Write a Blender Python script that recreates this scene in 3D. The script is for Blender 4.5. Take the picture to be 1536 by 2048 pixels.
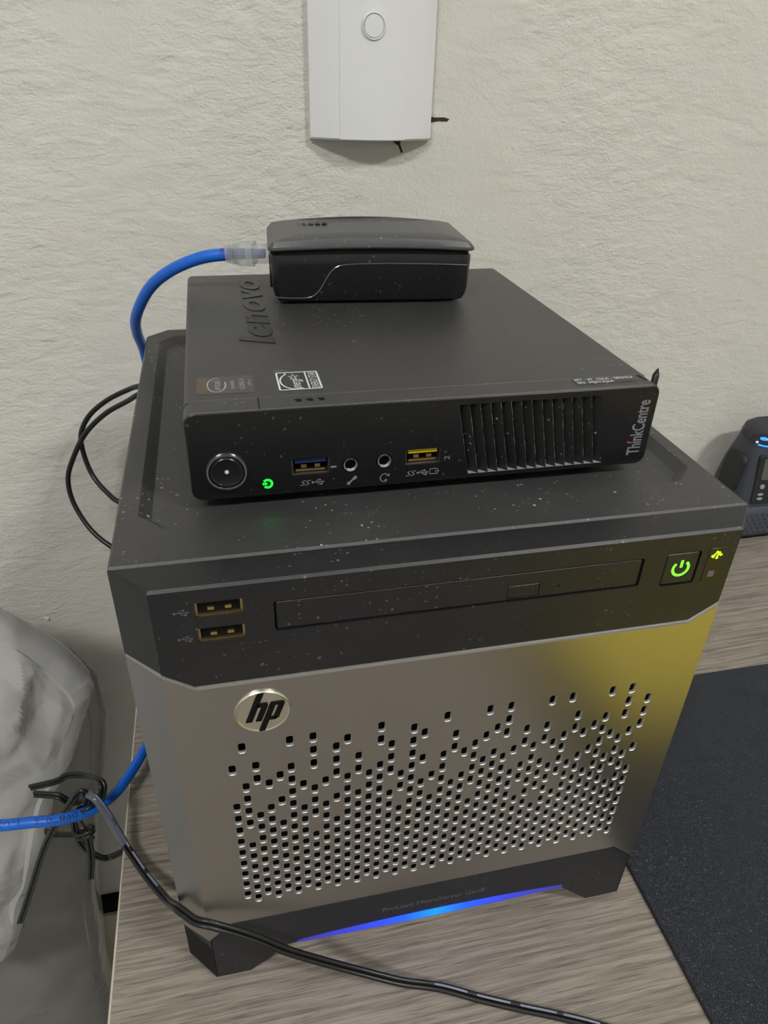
import bpy, bmesh, math, random
from mathutils import Vector, Matrix, noise
from mathutils.geometry import tessellate_polygon

random.seed(7)
for o in list(bpy.data.objects): bpy.data.objects.remove(o)
scene = bpy.context.scene
COL = scene.collection

# ------------------------------------------------------------------ camera
cam_d = bpy.data.cameras.new('camera'); cam = bpy.data.objects.new('camera', cam_d); COL.objects.link(cam)
cam_d.sensor_fit = 'VERTICAL'; cam_d.sensor_height = 36.0
cam_d.lens = 1441.28 * 36.0 / 2048.0
cam_d.clip_start = 0.01; cam_d.clip_end = 50
_r = (0.9758512, -0.2166871, 0.0275879); _d = (-0.0918542, -0.5216553, -0.8481972); _f = (0.1981848, 0.8251802, -0.5289616)
cam.matrix_world = Matrix(((_r[0], -_d[0], -_f[0], -0.073256), (_r[1], -_d[1], -_f[1], -0.180604),
                           (_r[2], -_d[2], -_f[2], 0.367971), (0, 0, 0, 1)))
scene.camera = cam

# ------------------------------------------------------------------ world, exposure
wd = bpy.data.worlds.new('world'); scene.world = wd; wd.use_nodes = True
wd.node_tree.nodes['Background'].inputs[0].default_value = (0.8, 0.85, 0.9, 1)
wd.node_tree.nodes['Background'].inputs[1].default_value = 0.15
vs = scene.view_settings
vs.view_transform = 'Standard'; vs.look = 'None'; vs.gamma = 1.0; vs.use_curve_mapping = False
vs.exposure = 0.9
LAMP = 34.0     # strength of the two ceiling panels

# ------------------------------------------------------------------ materials
def srgb(r, g, b):
    f = lambda c: (c/255/12.92) if c <= 10 else ((c/255+0.055)/1.055)**2.4
    return (f(r), f(g), f(b), 1)

class NT:
    def __init__(s, name):
        s.m = bpy.data.materials.new(name); s.m.use_nodes = True
        s.t = s.m.node_tree; s.b = s.t.nodes['Principled BSDF']; s.out = s.t.nodes['Material Output']
        s.P = s.t.nodes.new('ShaderNodeNewGeometry').outputs['Position']
    def n(s, kind, **kw):
        x = s.t.nodes.new(kind)
        for k, v in kw.items(): setattr(x, k, v)
        return x
    def l(s, a, b): s.t.links.new(a, b)
    def mapped(s, scale=(1, 1, 1), rot=(0, 0, 0)):
        m = s.n('ShaderNodeMapping'); m.inputs['Scale'].default_value = scale; m.inputs['Rotation'].default_value = rot
        s.l(s.P, m.inputs[0]); return m.outputs[0]
    def noise(s, scale, detail=2, vec=None, rough=0.5):
        x = s.n('ShaderNodeTexNoise'); x.inputs['Scale'].default_value = scale; x.inputs['Detail'].default_value = detail
        x.inputs['Roughness'].default_value = rough
        s.l(vec if vec is not None else s.P, x.inputs['Vector']); return x.outputs['Fac']
    def ramp(s, fac, stops):
        r = s.n('ShaderNodeValToRGB'); e = r.color_ramp.elements
        while len(e) > 1: e.remove(e[-1])
        e[0].position, e[0].color = stops[0]
        for p, c in stops[1:]:
            q = e.new(p); q.color = c
        s.l(fac, r.inputs[0]); return r.outputs[0]
    def mix(s, fac, a, b):
        x = s.n('ShaderNodeMix', data_type='RGBA')
        for i, v in ((0, fac), (6, a), (7, b)):
            if hasattr(v, 'links'): s.l(v, x.inputs[i])
            else: x.inputs[i].default_value = v
        return x.outputs[2]
    def math(s, op, a, b=0.0):
        x = s.n('ShaderNodeMath', operation=op)
        for i, v in ((0, a), (1, b)):
            if hasattr(v, 'links'): s.l(v, x.inputs[i])
            else: x.inputs[i].default_value = v
        return x.outputs[0]
    def bump(s, h, dist, strength=1.0):
        x = s.n('ShaderNodeBump'); x.inputs['Distance'].default_value = dist; x.inputs['Strength'].default_value = strength
        s.l(h, x.inputs['Height']); s.l(x.outputs[0], s.b.inputs['Normal']); return x

def plain(name, col, rough=0.5, metal=0.0, bump=None, dust=0.0, spec=0.5, mottled=0.0, coat=0.0, aniso=0.0):
    k = NT(name); b = k.b
    b.inputs['Roughness'].default_value = rough; b.inputs['Metallic'].default_value = metal
    b.inputs['Specular IOR Level'].default_value = spec; b.inputs['Coat Weight'].default_value = coat
    c = col
    if mottled:
        c = k.mix(k.noise(60, 4), tuple(v*(1-mottled) for v in col[:3])+(1,), tuple(min(1, v*(1+mottled)) for v in col[:3])+(1,))
    if dust:
        v = k.n('ShaderNodeTexVoronoi'); v.inputs['Scale'].default_value = 520
        wob = k.n('ShaderNodeTexNoise'); wob.inputs['Scale'].default_value = 900
        k.l(k.P, wob.inputs['Vector'])
        add = k.n('ShaderNodeVectorMath', operation='MULTIPLY_ADD'); add.inputs[1].default_value = (0.0012,)*3
        k.l(wob.outputs['Color'], add.inputs[0]); k.l(k.P, add.inputs[2])
        k.l(add.outputs[0], v.inputs['Vector'])
        sp = k.n('ShaderNodeSeparateColor'); k.l(v.outputs['Color'], sp.inputs[0])
        size = k.math('MULTIPLY', k.math('POWER', sp.outputs[0], 2.2), 0.36)
        patch = k.ramp(k.noise(22, 3), [(0.40, (0, 0, 0, 1)), (0.62, (1, 1, 1, 1))])
        size = k.math('MULTIPLY', size, k.math('ADD', k.math('MULTIPLY', patch, 0.6), 0.4))
        fac = k.math('MULTIPLY', k.math('LESS_THAN', v.outputs['Distance'], size), k.math('MULTIPLY', sp.outputs[1], dust))
        film = k.math('MULTIPLY', k.math('MULTIPLY', k.noise(140, 6, rough=0.7), patch), 0.05*dust)
        c = k.mix(k.math('ADD', fac, film), c, (0.42, 0.41, 0.38, 1))
    if hasattr(c, 'links'): k.l(c, b.inputs['Base Color'])
    else: b.inputs['Base Color'].default_value = c
    if aniso: b.inputs['Anisotropic'].default_value = aniso
    if bump: k.bump(k.noise(bump[0], 3), bump[1], bump[2] if len(bump) > 2 else 1.0)
    return k.m

def glow(name, col, strength):
    k = NT(name); k.b.inputs['Base Color'].default_value = (0.02, 0.02, 0.02, 1)
    k.b.inputs['Emission Color'].default_value = col; k.b.inputs['Emission Strength'].default_value = strength
    return k.m

def make_wall(name, tint=(0.645, 0.635, 0.58, 1)):
    k = NT(name); b = k.b; b.inputs['Roughness'].default_value = 0.75; b.inputs['Specular IOR Level'].default_value = 0.25
    broad = k.noise(7, 4); c = k.mix(broad, tuple(v*0.93 for v in tint[:3])+(1,), tuple(v*1.06 for v in tint[:3])+(1,))
    stain = k.ramp(k.noise(16, 6, rough=0.65), [(0.60, (0, 0, 0, 1)), (0.80, (1, 1, 1, 1))])
    c = k.mix(k.math('MULTIPLY', stain, 0.25), c, (0.60, 0.52, 0.36, 1))
    k.l(c, b.inputs['Base Color'])
    v1 = k.mapped((1, 1, 1), (0, 0.6, 0.0))
    st = k.noise(150, 5, k.mapped((0.55, 1, 1.2), (0, 0.5, 0)), 0.6)
    gr = k.noise(520, 3)
    lump = k.noise(38, 3, v1)
    h = k.math('ADD', k.math('ADD', k.math('MULTIPLY', st, 1.0), k.math('MULTIPLY', gr, 0.35)), k.math('MULTIPLY', lump, 1.2))
    k.bump(h, 0.0022, 0.75)
    return k.m

def make_wood():
    k = NT('grey_oak_laminate'); b = k.b; b.inputs['Roughness'].default_value = 0.5; b.inputs['Specular IOR Level'].default_value = 0.35
    warp = k.noise(9, 2)
    m = k.n('ShaderNodeMapping'); m.inputs['Scale'].default_value = (14, 420, 1)
    k.l(k.P, m.inputs[0])
    addv = k.n('ShaderNodeVectorMath', operation='ADD'); cx = k.n('ShaderNodeCombineXYZ')
    k.l(k.math('MULTIPLY', warp, 2.2), cx.inputs[1]); k.l(m.outputs[0], addv.inputs[0]); k.l(cx.outputs[0], addv.inputs[1])
    g1 = k.noise(1.0, 5, addv.outputs[0], 0.62)
    m2 = k.mapped((40, 1100, 1)); g2 = k.noise(1.0, 3, m2, 0.6)
    m3 = k.mapped((3, 32, 1)); g3 = k.noise(1.0, 3, m3, 0.5)
    base = k.ramp(g1, [(0.28, srgb(80, 73, 66)), (0.45, srgb(126, 118, 108)), (0.60, srgb(153, 145, 135)), (0.8, srgb(130, 122, 112))])
    dark = k.ramp(g2, [(0.32, (1, 1, 1, 1)), (0.45, (0, 0, 0, 1))])
    c = k.mix(k.math('MULTIPLY', dark, 0.75), base, srgb(66, 60, 54))
    pores = k.ramp(k.noise(1.0, 2, k.mapped((60, 1500, 1)), 0.5), [(0.62, (0, 0, 0, 1)), (0.70, (1, 1, 1, 1))])
    c = k.mix(k.math('MULTIPLY', pores, 0.35), c, srgb(176, 170, 160))
    c = k.mix(k.math('MULTIPLY', g3, 0.35), c, srgb(122, 112, 102))
    k.l(c, b.inputs['Base Color'])
    k.bump(k.math('ADD', g1, g2), 0.0006, 0.5)
    return k.m

def make_leather():
    k = NT('black_leatherette'); b = k.b; b.inputs['Roughness'].default_value = 0.5; b.inputs['Specular IOR Level'].default_value = 0.45
    c = k.mix(k.noise(40, 3), srgb(42, 46, 54), srgb(50, 54, 63))
    v0 = k.n('ShaderNodeTexVoronoi'); v0.inputs['Scale'].default_value = 260
    sp = k.n('ShaderNodeSeparateColor'); k.l(k.P, v0.inputs['Vector']); k.l(v0.outputs['Color'], sp.inputs[0])
    speck = k.math('LESS_THAN', v0.outputs['Distance'], k.math('MULTIPLY', k.math('POWER', sp.outputs[0], 14.0), 0.14))
    c = k.mix(k.math('MULTIPLY', speck, 0.7), c, srgb(150, 150, 148))
    k.l(c, b.inputs['Base Color'])
    v = k.n('ShaderNodeTexVoronoi'); v.inputs['Scale'].default_value = 900; v.feature = 'DISTANCE_TO_EDGE'
    k.l(k.P, v.inputs['Vector'])
    h = k.math('ADD', k.math('MINIMUM', v.outputs['Distance'], 0.25), k.math('MULTIPLY', k.noise(700, 3), 0.3))
    k.bump(h, 0.0022, 1.0)
    return k.m

def make_bag(name, col, opacity, rough=0.32, scale=55):
    k = NT(name); t = k.t; b = k.b
    b.inputs['Base Color'].default_value = col; b.inputs['Roughness'].default_value = rough
    b.inputs['Specular IOR Level'].default_value = 0.6
    tr = k.n('ShaderNodeBsdfTransparent'); tl = k.n('ShaderNodeBsdfTranslucent'); tl.inputs[0].default_value = col
    def ridge(sc, det, vec):
        n = k.noise(sc, det, vec, 0.55); return k.math('ABSOLUTE', k.math('SUBTRACT', n, 0.5))
    h = k.math('ADD', ridge(scale*0.35, 2, k.mapped((1, 1, 0.6), (0, 0.5, 0.2))), k.math('MULTIPLY', ridge(scale, 2, k.mapped((1, 1, 0.7), (0, -0.7, 0.3))), 0.45))
    h = k.math('ADD', h, k.math('MULTIPLY', ridge(scale*2.6, 2, k.P), 0.12))
    bp = k.n('ShaderNodeBump'); bp.inputs['Distance'].default_value = 0.007; bp.inputs['Strength'].default_value = 1.0; k.l(h, bp.inputs['Height'])
    soft = k.n('ShaderNodeBump'); soft.inputs['Distance'].default_value = 0.0015; soft.inputs['Strength'].default_value = 0.6; k.l(h, soft.inputs['Height'])
    gl = k.n('ShaderNodeBsdfGlossy'); gl.inputs['Roughness'].default_value = rough; k.l(bp.outputs[0], gl.inputs['Normal'])
    df = k.n('ShaderNodeBsdfDiffuse'); df.inputs[0].default_value = col
    for q in (df, tl): k.l(soft.outputs[0], q.inputs['Normal'])
    m1 = k.n('ShaderNodeMixShader'); m1.inputs[0].default_value = 0.30; k.l(df.outputs[0], m1.inputs[1]); k.l(tl.outputs[0], m1.inputs[2])
    m2 = k.n('ShaderNodeMixShader'); m2.inputs[0].default_value = opacity; k.l(tr.outputs[0], m2.inputs[1]); k.l(m1.outputs[0], m2.inputs[2])
    fr = k.n('ShaderNodeFresnel'); fr.inputs['IOR'].default_value = 1.5; k.l(bp.outputs[0], fr.inputs['Normal'])
    m3 = k.n('ShaderNodeMixShader'); k.l(k.math('MULTIPLY', fr.outputs[0], 1.6), m3.inputs[0]); k.l(m2.outputs[0], m3.inputs[1]); k.l(gl.outputs[0], m3.inputs[2])
    k.l(m3.outputs[0], k.out.inputs['Surface'])
    return k.m

def make_clear(name, col, opacity, rough=0.12):
    k = NT(name); b = k.b; b.inputs['Base Color'].default_value = col; b.inputs['Roughness'].default_value = rough
    tr = k.n('ShaderNodeBsdfTransparent'); tr.inputs[0].default_value = (0.93, 0.94, 0.95, 1)
    m2 = k.n('ShaderNodeMixShader'); m2.inputs[0].default_value = opacity
    k.l(tr.outputs[0], m2.inputs[1]); k.l(b.outputs[0], m2.inputs[2]); k.l(m2.outputs[0], k.out.inputs['Surface'])
    return k.m

def make_bar():
    k = NT('blue_light_bar'); b = k.b; b.inputs['Base Color'].default_value = (0.01, 0.01, 0.03, 1)
    sx = k.n('ShaderNodeSeparateXYZ'); k.l(k.P, sx.inputs[0])
    d = k.math('ABSOLUTE', k.math('SUBTRACT', sx.outputs[0], 0.002))
    c = k.ramp(k.math('MULTIPLY', d, 14.0), [(0.0, (0.0, 0.20, 1, 1)), (0.22, (0.005, 0.08, 0.9, 1)), (0.55, (0.03, 0.045, 0.6, 1)), (1.0, (0.05, 0.03, 0.28, 1))])
    k.l(c, b.inputs['Emission Color'])
    s = k.ramp(k.math('MULTIPLY', d, 14.0), [(0.0, (1, 1, 1, 1)), (0.4, (0.7,)*3+(1,)), (1.0, (0.5,)*3+(1,))])
    k.l(k.math('MULTIPLY', s, 1.0), b.inputs['Emission Strength'])
    return k.m

M = {}
M['wall'] = make_wall('cream_plaster')
M['roomwall'] = plain('cream_paint', (0.60, 0.60, 0.56, 1), 0.8)
M['ceiling'] = plain('white_ceiling', (0.75, 0.75, 0.73, 1), 0.8)
M['floor'] = plain('grey_floor_tile', (0.28, 0.28, 0.27, 1), 0.4, mottled=0.1)
M['wood'] = make_wood()
M['edgeband'] = plain('pale_edge_band', srgb(186, 178, 165), 0.55)
M['deskleg'] = plain('grey_leg_metal', (0.25, 0.25, 0.25, 1), 0.5)
M['mat'] = make_leather()
M['matedge'] = plain('mat_edge', srgb(24, 25, 28), 0.6)
M['plate'] = plain('white_plastic_plate', srgb(222, 223, 224), 0.38, spec=0.45)
M['lamp'] = glow('lamp_diffuser', (1.0, 0.985, 0.965, 1), LAMP*1.75)
M['lampframe'] = plain('lamp_frame', (0.7, 0.7, 0.7, 1), 0.5)
M['lid'] = plain('black_powder_coat', srgb(51, 51, 52), 0.42, bump=(2600, 0.00025, 0.5), dust=0.9, spec=0.55)
M['bezel'] = plain('black_satin_plastic', srgb(23, 24, 28), 0.40, bump=(3000, 0.0002, 0.4), dust=0.25, spec=0.5)
M['casing'] = plain('black_steel', srgb(30, 30, 32), 0.5)
M['base'] = plain('charcoal_base_plastic', srgb(34, 35, 40), 0.5, dust=0.15, bump=(3000, 0.0002, 0.4), spec=0.4)
M['rubber'] = plain('black_rubber', srgb(16, 16, 17), 0.8)
M['black'] = plain('deep_black', srgb(6, 6, 7), 0.7, spec=0.2)
M['silver'] = plain('brushed_silver', (0.43, 0.415, 0.40, 1), 0.33, 1.0, bump=(2200, 0.00012, 0.25))
M['holewall'] = plain('bare_aluminium', (0.60, 0.60, 0.59, 1), 0.5, 0.8)  # paler than the door: light caught inside the holes, put into the colour
M['chrome'] = plain('chrome', (0.85, 0.84, 0.82, 1), 0.12, 1.0)
M['badge'] = plain('badge_silver', (0.72, 0.69, 0.60, 1), 0.28, 1.0)
M['brass'] = plain('brass_contact', (0.62, 0.46, 0.20, 1), 0.35, 1.0)
M['steel'] = plain('port_steel', (0.42, 0.40, 0.38, 1), 0.38, 1.0)
M['tc'] = plain('black_textured_steel', srgb(49, 49, 49), 0.40, bump=(3600, 0.0002, 0.5), dust=0.35, spec=0.6)
M['tcletter'] = plain('black_embossed_letters', srgb(27, 27, 28), 0.33, spec=0.5)
M['tcface'] = plain('black_face_plastic', srgb(17, 17, 19), 0.30, dust=0.12, spec=0.45)
M['tcslat'] = plain('black_slat_plastic', srgb(24, 24, 25), 0.42, dust=0.9)
_k = NT('dusty_slat_edge'); _k.b.inputs['Roughness'].default_value = 0.7
_k.l(_k.ramp(_k.noise(420, 5, rough=0.7), [(0.46, srgb(22, 22, 23)), (0.62, srgb(118, 116, 112))]), _k.b.inputs['Base Color']); M['slatedge'] = _k.m
M['dustgrey'] = plain('dusty_ledge', srgb(128, 132, 142), 0.6)  # slot floors painted grey for the ceiling light they catch, plus dust
M['poe'] = plain('black_gloss_case', srgb(20, 21, 25), 0.24, dust=0.15, spec=0.5)
M['poelid'] = plain('dark_grey_lid', srgb(70, 70, 71), 0.36, dust=0.7, spec=0.5, bump=(3000, 0.0002, 0.4))
M['poeseam'] = plain('case_bright_seam', srgb(70, 72, 80), 0.2, spec=0.8)
M['print'] = plain('white_print', srgb(205, 208, 214), 0.6)
M['printgrey'] = plain('grey_print', srgb(120, 122, 128), 0.6)
M['printdim'] = plain('dim_print', srgb(92, 93, 98), 0.6)
M['red'] = plain('red_print', srgb(200, 30, 36), 0.5)
M['bluetongue'] = plain('blue_port_tongue', srgb(28, 48, 110), 0.45)
M['yellowtongue'] = plain('yellow_port_tongue', srgb(205, 180, 30), 0.45)
M['browntongue'] = plain('brown_port_tongue', srgb(96, 74, 44), 0.5)
M['sticker'] = plain('grey_sticker', srgb(58, 57, 54), 0.32, spec=0.6)
M['stickerdark'] = plain('dark_sticker', srgb(40, 41, 43), 0.4)
M['green'] = glow('green_led', (0.0, 1.0, 0.012, 1), 3.0)
M['greensoft'] = glow('lime_led', (0.16, 1.0, 0.03, 1), 1.1)
M['yellowgreen'] = glow('yellow_green_led', (0.42, 1.0, 0.01, 1), 1.1)
M['bar'] = make_bar()
M['blueled'] = glow('blue_led', (0.02, 0.22, 1.0, 1), 1.2)
M['bluecable'] = plain('blue_cable_jacket', srgb(14, 98, 205), 0.36, spec=0.5)
M['cableprint'] = plain('dark_blue_print', srgb(16, 34, 84), 0.5)
M['clear'] = make_clear('clear_plug_plastic', srgb(205, 208, 205), 0.33)
M['clearcord'] = make_clear('clear_cord_sheath', srgb(125, 130, 145), 0.5)
M['wire'] = plain('inner_wire_blue', srgb(40, 70, 150), 0.4)
M['blackcable'] = plain('black_cable_jacket', srgb(18, 22, 24), 0.38, spec=0.5)
M['blackflat'] = plain('black_flat_cord', srgb(20, 20, 21), 0.34, spec=0.5)
M['cordstripe'] = plain('grey_cord_stripe', srgb(112, 120, 140), 0.3)  # shine on the cord's flat side, painted as grey dashes
M['whitebag'] = make_bag('white_bag_film', srgb(236, 236, 234), 0.66, 0.15, 46)
M['greybag'] = make_bag('grey_bag_film', srgb(196, 193, 184), 0.52, 0.24, 18)
M['darkbox'] = plain('dark_grey_carton', srgb(34, 34, 36), 0.6)
M['device'] = plain('slate_device_plastic', srgb(60, 64, 74), 0.45, bump=(2500, 0.0002, 0.3))
M['devicedark'] = plain('dark_device_rubber', srgb(34, 36, 38), 0.55)
M['deviceglass'] = plain('device_smoked_top', srgb(34, 38, 44), 0.10, spec=0.6)
M['lcd'] = plain('lcd_grey_green', srgb(96, 98, 88), 0.2)
M['key'] = plain('grey_key', srgb(150, 154, 162), 0.4)
M['yellow'] = plain('yellow_card', srgb(212, 192, 16), 0.6)
M['trim'] = plain('cream_board', srgb(205, 198, 178), 0.55)
M['plaster'] = plain('bare_plaster', srgb(120, 104, 76), 0.9)
M['gouge'] = plain('dark_gouge', srgb(52, 45, 36), 0.95)
M['chip'] = plain('white_chip', srgb(225, 225, 218), 0.8)

# ------------------------------------------------------------------ mesh helpers
class MB:
    def __init__(s): s.bm = bmesh.new()
    def add(s, vs, fs, mi=0):
        v = [s.bm.verts.new(p) for p in vs]
        for f in fs:
            try: s.bm.faces.new([v[i] for i in f]).material_index = mi
            except ValueError: pass
        return v
    def box(s, x0, x1, y0, y1, z0, z1, bev=0.0, seg=2, T=None):
        vs = [(x, y, z) for x in (x0, x1) for y in (y0, y1) for z in (z0, z1)]
        fs = [(0, 1, 3, 2), (4, 6, 7, 5), (0, 4, 5, 1), (2, 3, 7, 6), (0, 2, 6, 4), (1, 5, 7, 3)]
        b = bmesh.new(); v = [b.verts.new(p) for p in vs]
        for f in fs: b.faces.new([v[i] for i in f])
        if bev: bmesh.ops.bevel(b, geom=b.edges[:], offset=bev, segments=seg, profile=0.6, affect='EDGES', clamp_overlap=True)
        s.merge(b, T); return s
    def merge(s, b, T=None):
        b.verts.index_update()
        vs = [Vector(v.co) for v in b.verts]
        if T: vs = [T(p) for p in vs]
        s.add(vs, [[v.index for v in f.verts] for f in b.faces]); b.free()
    def prism(s, pts, mp, w0, w1, bev=0.0, mi=0):
        """closed prism: 2-D outline pts, mp(u,v,w) -> xyz; optional rim bevel on the w0 side"""
        n = len(pts)
        if bev:
            ins = inset(pts, bev)
            rings = [[mp(u, v, w0) for u, v in ins], [mp(u, v, w0 + (bev if w1 > w0 else -bev)) for u, v in pts], [mp(u, v, w1) for u, v in pts]]
        else:
            rings = [[mp(u, v, w0) for u, v in pts], [mp(u, v, w1) for u, v in pts]]
        vs = [p for r in rings for p in r]; fs = []
        for k in range(len(rings)-1):
            for i in range(n):
                j = (i+1) % n; fs.append((k*n+i, k*n+j, (k+1)*n+j, (k+1)*n+i))
        fs.append(tuple(range(n))); fs.append(tuple(range((len(rings)-1)*n, len(rings)*n)))
        s.add(vs, fs, mi); return s
    def panel(s, outer, holes, mp, w0, w1, hole_depth=None, rim=0.0):
        """front face with real holes, walls to w1 round the outline and round each hole"""
        hd = w1 if hole_depth is None else hole_depth
        o2 = inset(outer, rim) if rim else outer
        polys = [[Vector((u, v, 0)) for u, v in o2]] + [[Vector((u, v, 0)) for u, v in h] for h in holes]
        flat = [p for q in polys for p in q]
        s.add([mp(p.x, p.y, w0) for p in flat], [tuple(t) for t in tessellate_polygon(polys)])
        n = len(outer)
        ring = [mp(u, v, w0) for u, v in o2]
        if rim: ring += [mp(u, v, w0 + (rim if w1 > w0 else -rim)) for u, v in outer]
        ring += [mp(u, v, w1) for u, v in outer]
        s.add(ring, [(k*n+i, k*n+(i+1) % n, (k+1)*n+(i+1) % n, (k+1)*n+i) for k in range(len(ring)//n-1) for i in range(n)])
        for h in holes:
            m = len(h)
            s.add([mp(u, v, w0) for u, v in h]+[mp(u, v, hd) for u, v in h], [(i, (i+1) % m, m+(i+1) % m, m+i) for i in range(m)])
        return s
    def tube(s, pts, r, n=10, sub=6, flat=1.0, up=None, caps=True, smooth=True, offs=(0, 0), mi=0):
        P = spline(pts, sub) if smooth else [Vector(p) for p in pts]
        fr = frames(P, up); rings = []
        for i, (p, (t, a, b)) in enumerate(zip(P, fr)):
            rr = r(i/(len(P)-1)) if callable(r) else r
            c = p + a*offs[0] + b*offs[1]
            rings.append([c + a*(math.cos(2*math.pi*k/n)*rr*flat) + b*(math.sin(2*math.pi*k/n)*rr) for k in range(n)])
        vs = [q for r_ in rings for q in r_]; fs = []
        for i in range(len(rings)-1):
            for k in range(n): fs.append((i*n+k, i*n+(k+1) % n, (i+1)*n+(k+1) % n, (i+1)*n+k))
        if caps: fs.append(tuple(range(n))[::-1]); fs.append(tuple(range((len(rings)-1)*n, len(rings)*n)))
        s.add(vs, fs, mi); return s
    def lathe(s, prof, mp, n=28, caps=True):
        """prof = [(radius, w)], mp(u,v,w)"""
        vs = []; fs = []; k = len(prof)
        for r, w in prof:
            for i in range(n):
                a = 2*math.pi*i/n; vs.append(mp(r*math.cos(a), r*math.sin(a), w))
        for j in range(k-1):
            for i in range(n): fs.append((j*n+i, j*n+(i+1) % n, (j+1)*n+(i+1) % n, (j+1)*n+i))
        if caps and prof[0][0] > 1e-6: fs.append(tuple(range(n))[::-1])
        if caps and prof[-1][0] > 1e-6: fs.append(tuple(range((k-1)*n, k*n)))
        s.add(vs, fs); return s
    def loft(s, rings, caps=True):
        n = len(rings[0]); vs = [p for r in rings for p in r]; fs = []
        for j in range(len(rings)-1):
            for i in range(n): fs.append((j*n+i, j*n+(i+1) % n, (j+1)*n+(i+1) % n, (j+1)*n+i))
        if caps: fs.append(tuple(range(n))[::-1]); fs.append(tuple(range((len(rings)-1)*n, len(rings)*n)))
        s.add(vs, fs); return s
    def done(s, name, mat, parent=None, angle=35, label=None, weld=1e-6):
        bm = s.bm
        if weld: bmesh.ops.remove_doubles(bm, verts=bm.verts[:], dist=weld)
        bmesh.ops.recalc_face_normals(bm, faces=bm.faces[:])
        me = bpy.data.meshes.new(name); bm.to_mesh(me); bm.free()
        for m in (mat if isinstance(mat, (list, tuple)) else [mat]): me.materials.append(M[m] if isinstance(m, str) else m)
        me.polygons.foreach_set('use_smooth', [True]*len(me.polygons))
        me.set_sharp_from_angle(angle=math.radians(angle))
        return link(name, me, parent, label)

def root_of(o):
    while o.parent: o = o.parent
    return o
def link(name, me, parent=None, label=None):
    o = bpy.data.objects.new(name, me); COL.objects.link(o)
    if parent is not None:
        o.parent = parent
        if parent.type == 'EMPTY': o.location = -Vector(parent.location)
    if label: o['label'] = label
    return o
def thing(name, label, cat, loc=(0, 0, 0), group=None):
    o = bpy.data.objects.new(name, None); COL.objects.link(o); o.location = loc; o.empty_display_size = 0.02
    return tag(o, label, cat, group)
def tag(o, label, cat, group=None):
    o['label'] = label; o['category'] = cat
    if group: o['group'] = group
    return o
def struct(o): o['kind'] = 'structure'; return o

def inset(pts, d):
    n = len(pts); A = sum(pts[i][0]*pts[(i+1) % n][1]-pts[(i+1) % n][0]*pts[i][1] for i in range(n))
    sg = 1 if A > 0 else -1; out = []
    for i in range(n):
        p0, p1, p2 = Vector(pts[i-1]), Vector(pts[i]), Vector(pts[(i+1) % n])
        a = (p1-p0).normalized(); b = (p2-p1).normalized()
        na = Vector((-a.y, a.x))*sg; nb = Vector((-b.y, b.x))*sg
        m = na+nb
        if m.length < 1e-9: m = na
        m = m.normalized(); k = d/max(0.35, m.dot(na)); q = p1+m*k; out.append((q.x, q.y))
    return out
def rrect(x0, x1, z0, z1, r, n=4):
    out = []
    for cx, cz, a0 in ((x1-r, z0+r, -90), (x1-r, z1-r, 0), (x0+r, z1-r, 90), (x0+r, z0+r, 180)):
        for i in range(n+1):
            a = math.radians(a0+90*i/n); out.append((cx+r*math.cos(a), cz+r*math.sin(a)))
    return out
def circ(cx, cz, r, n=24, ry=None): return [(cx+r*math.cos(2*math.pi*i/n), cz+(ry or r)*math.sin(2*math.pi*i/n)) for i in range(n)]
def spline(pts, sub):
    P = [Vector(p) for p in pts]; out = []
    for i in range(len(P)-1):
        p0 = P[i-1] if i else P[0]*2-P[1]; p1, p2 = P[i], P[i+1]; p3 = P[i+2] if i+2 < len(P) else P[-1]*2-P[-2]
        for k in range(sub):
            t = k/sub
            out.append(0.5*((2*p1)+(p2-p0)*t+(2*p0-5*p1+4*p2-p3)*t*t+(-p0+3*p1-3*p2+p3)*t**3))
    out.append(P[-1]); return out
def frames(P, up=None):
    fr = []; a = None
    for i in range(len(P)):
        t = (P[min(i+1, len(P)-1)]-P[max(i-1, 0)]).normalized()
        if up is not None: a = Vector(up).cross(t)
        elif a is None: a = (Vector((0, 0, 1)) if abs(t.z) < 0.9 else Vector((1, 0, 0))).cross(t)
        a = (a-t*a.dot(t)).normalized(); fr.append((t, a, t.cross(a)))
    return fr

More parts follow.
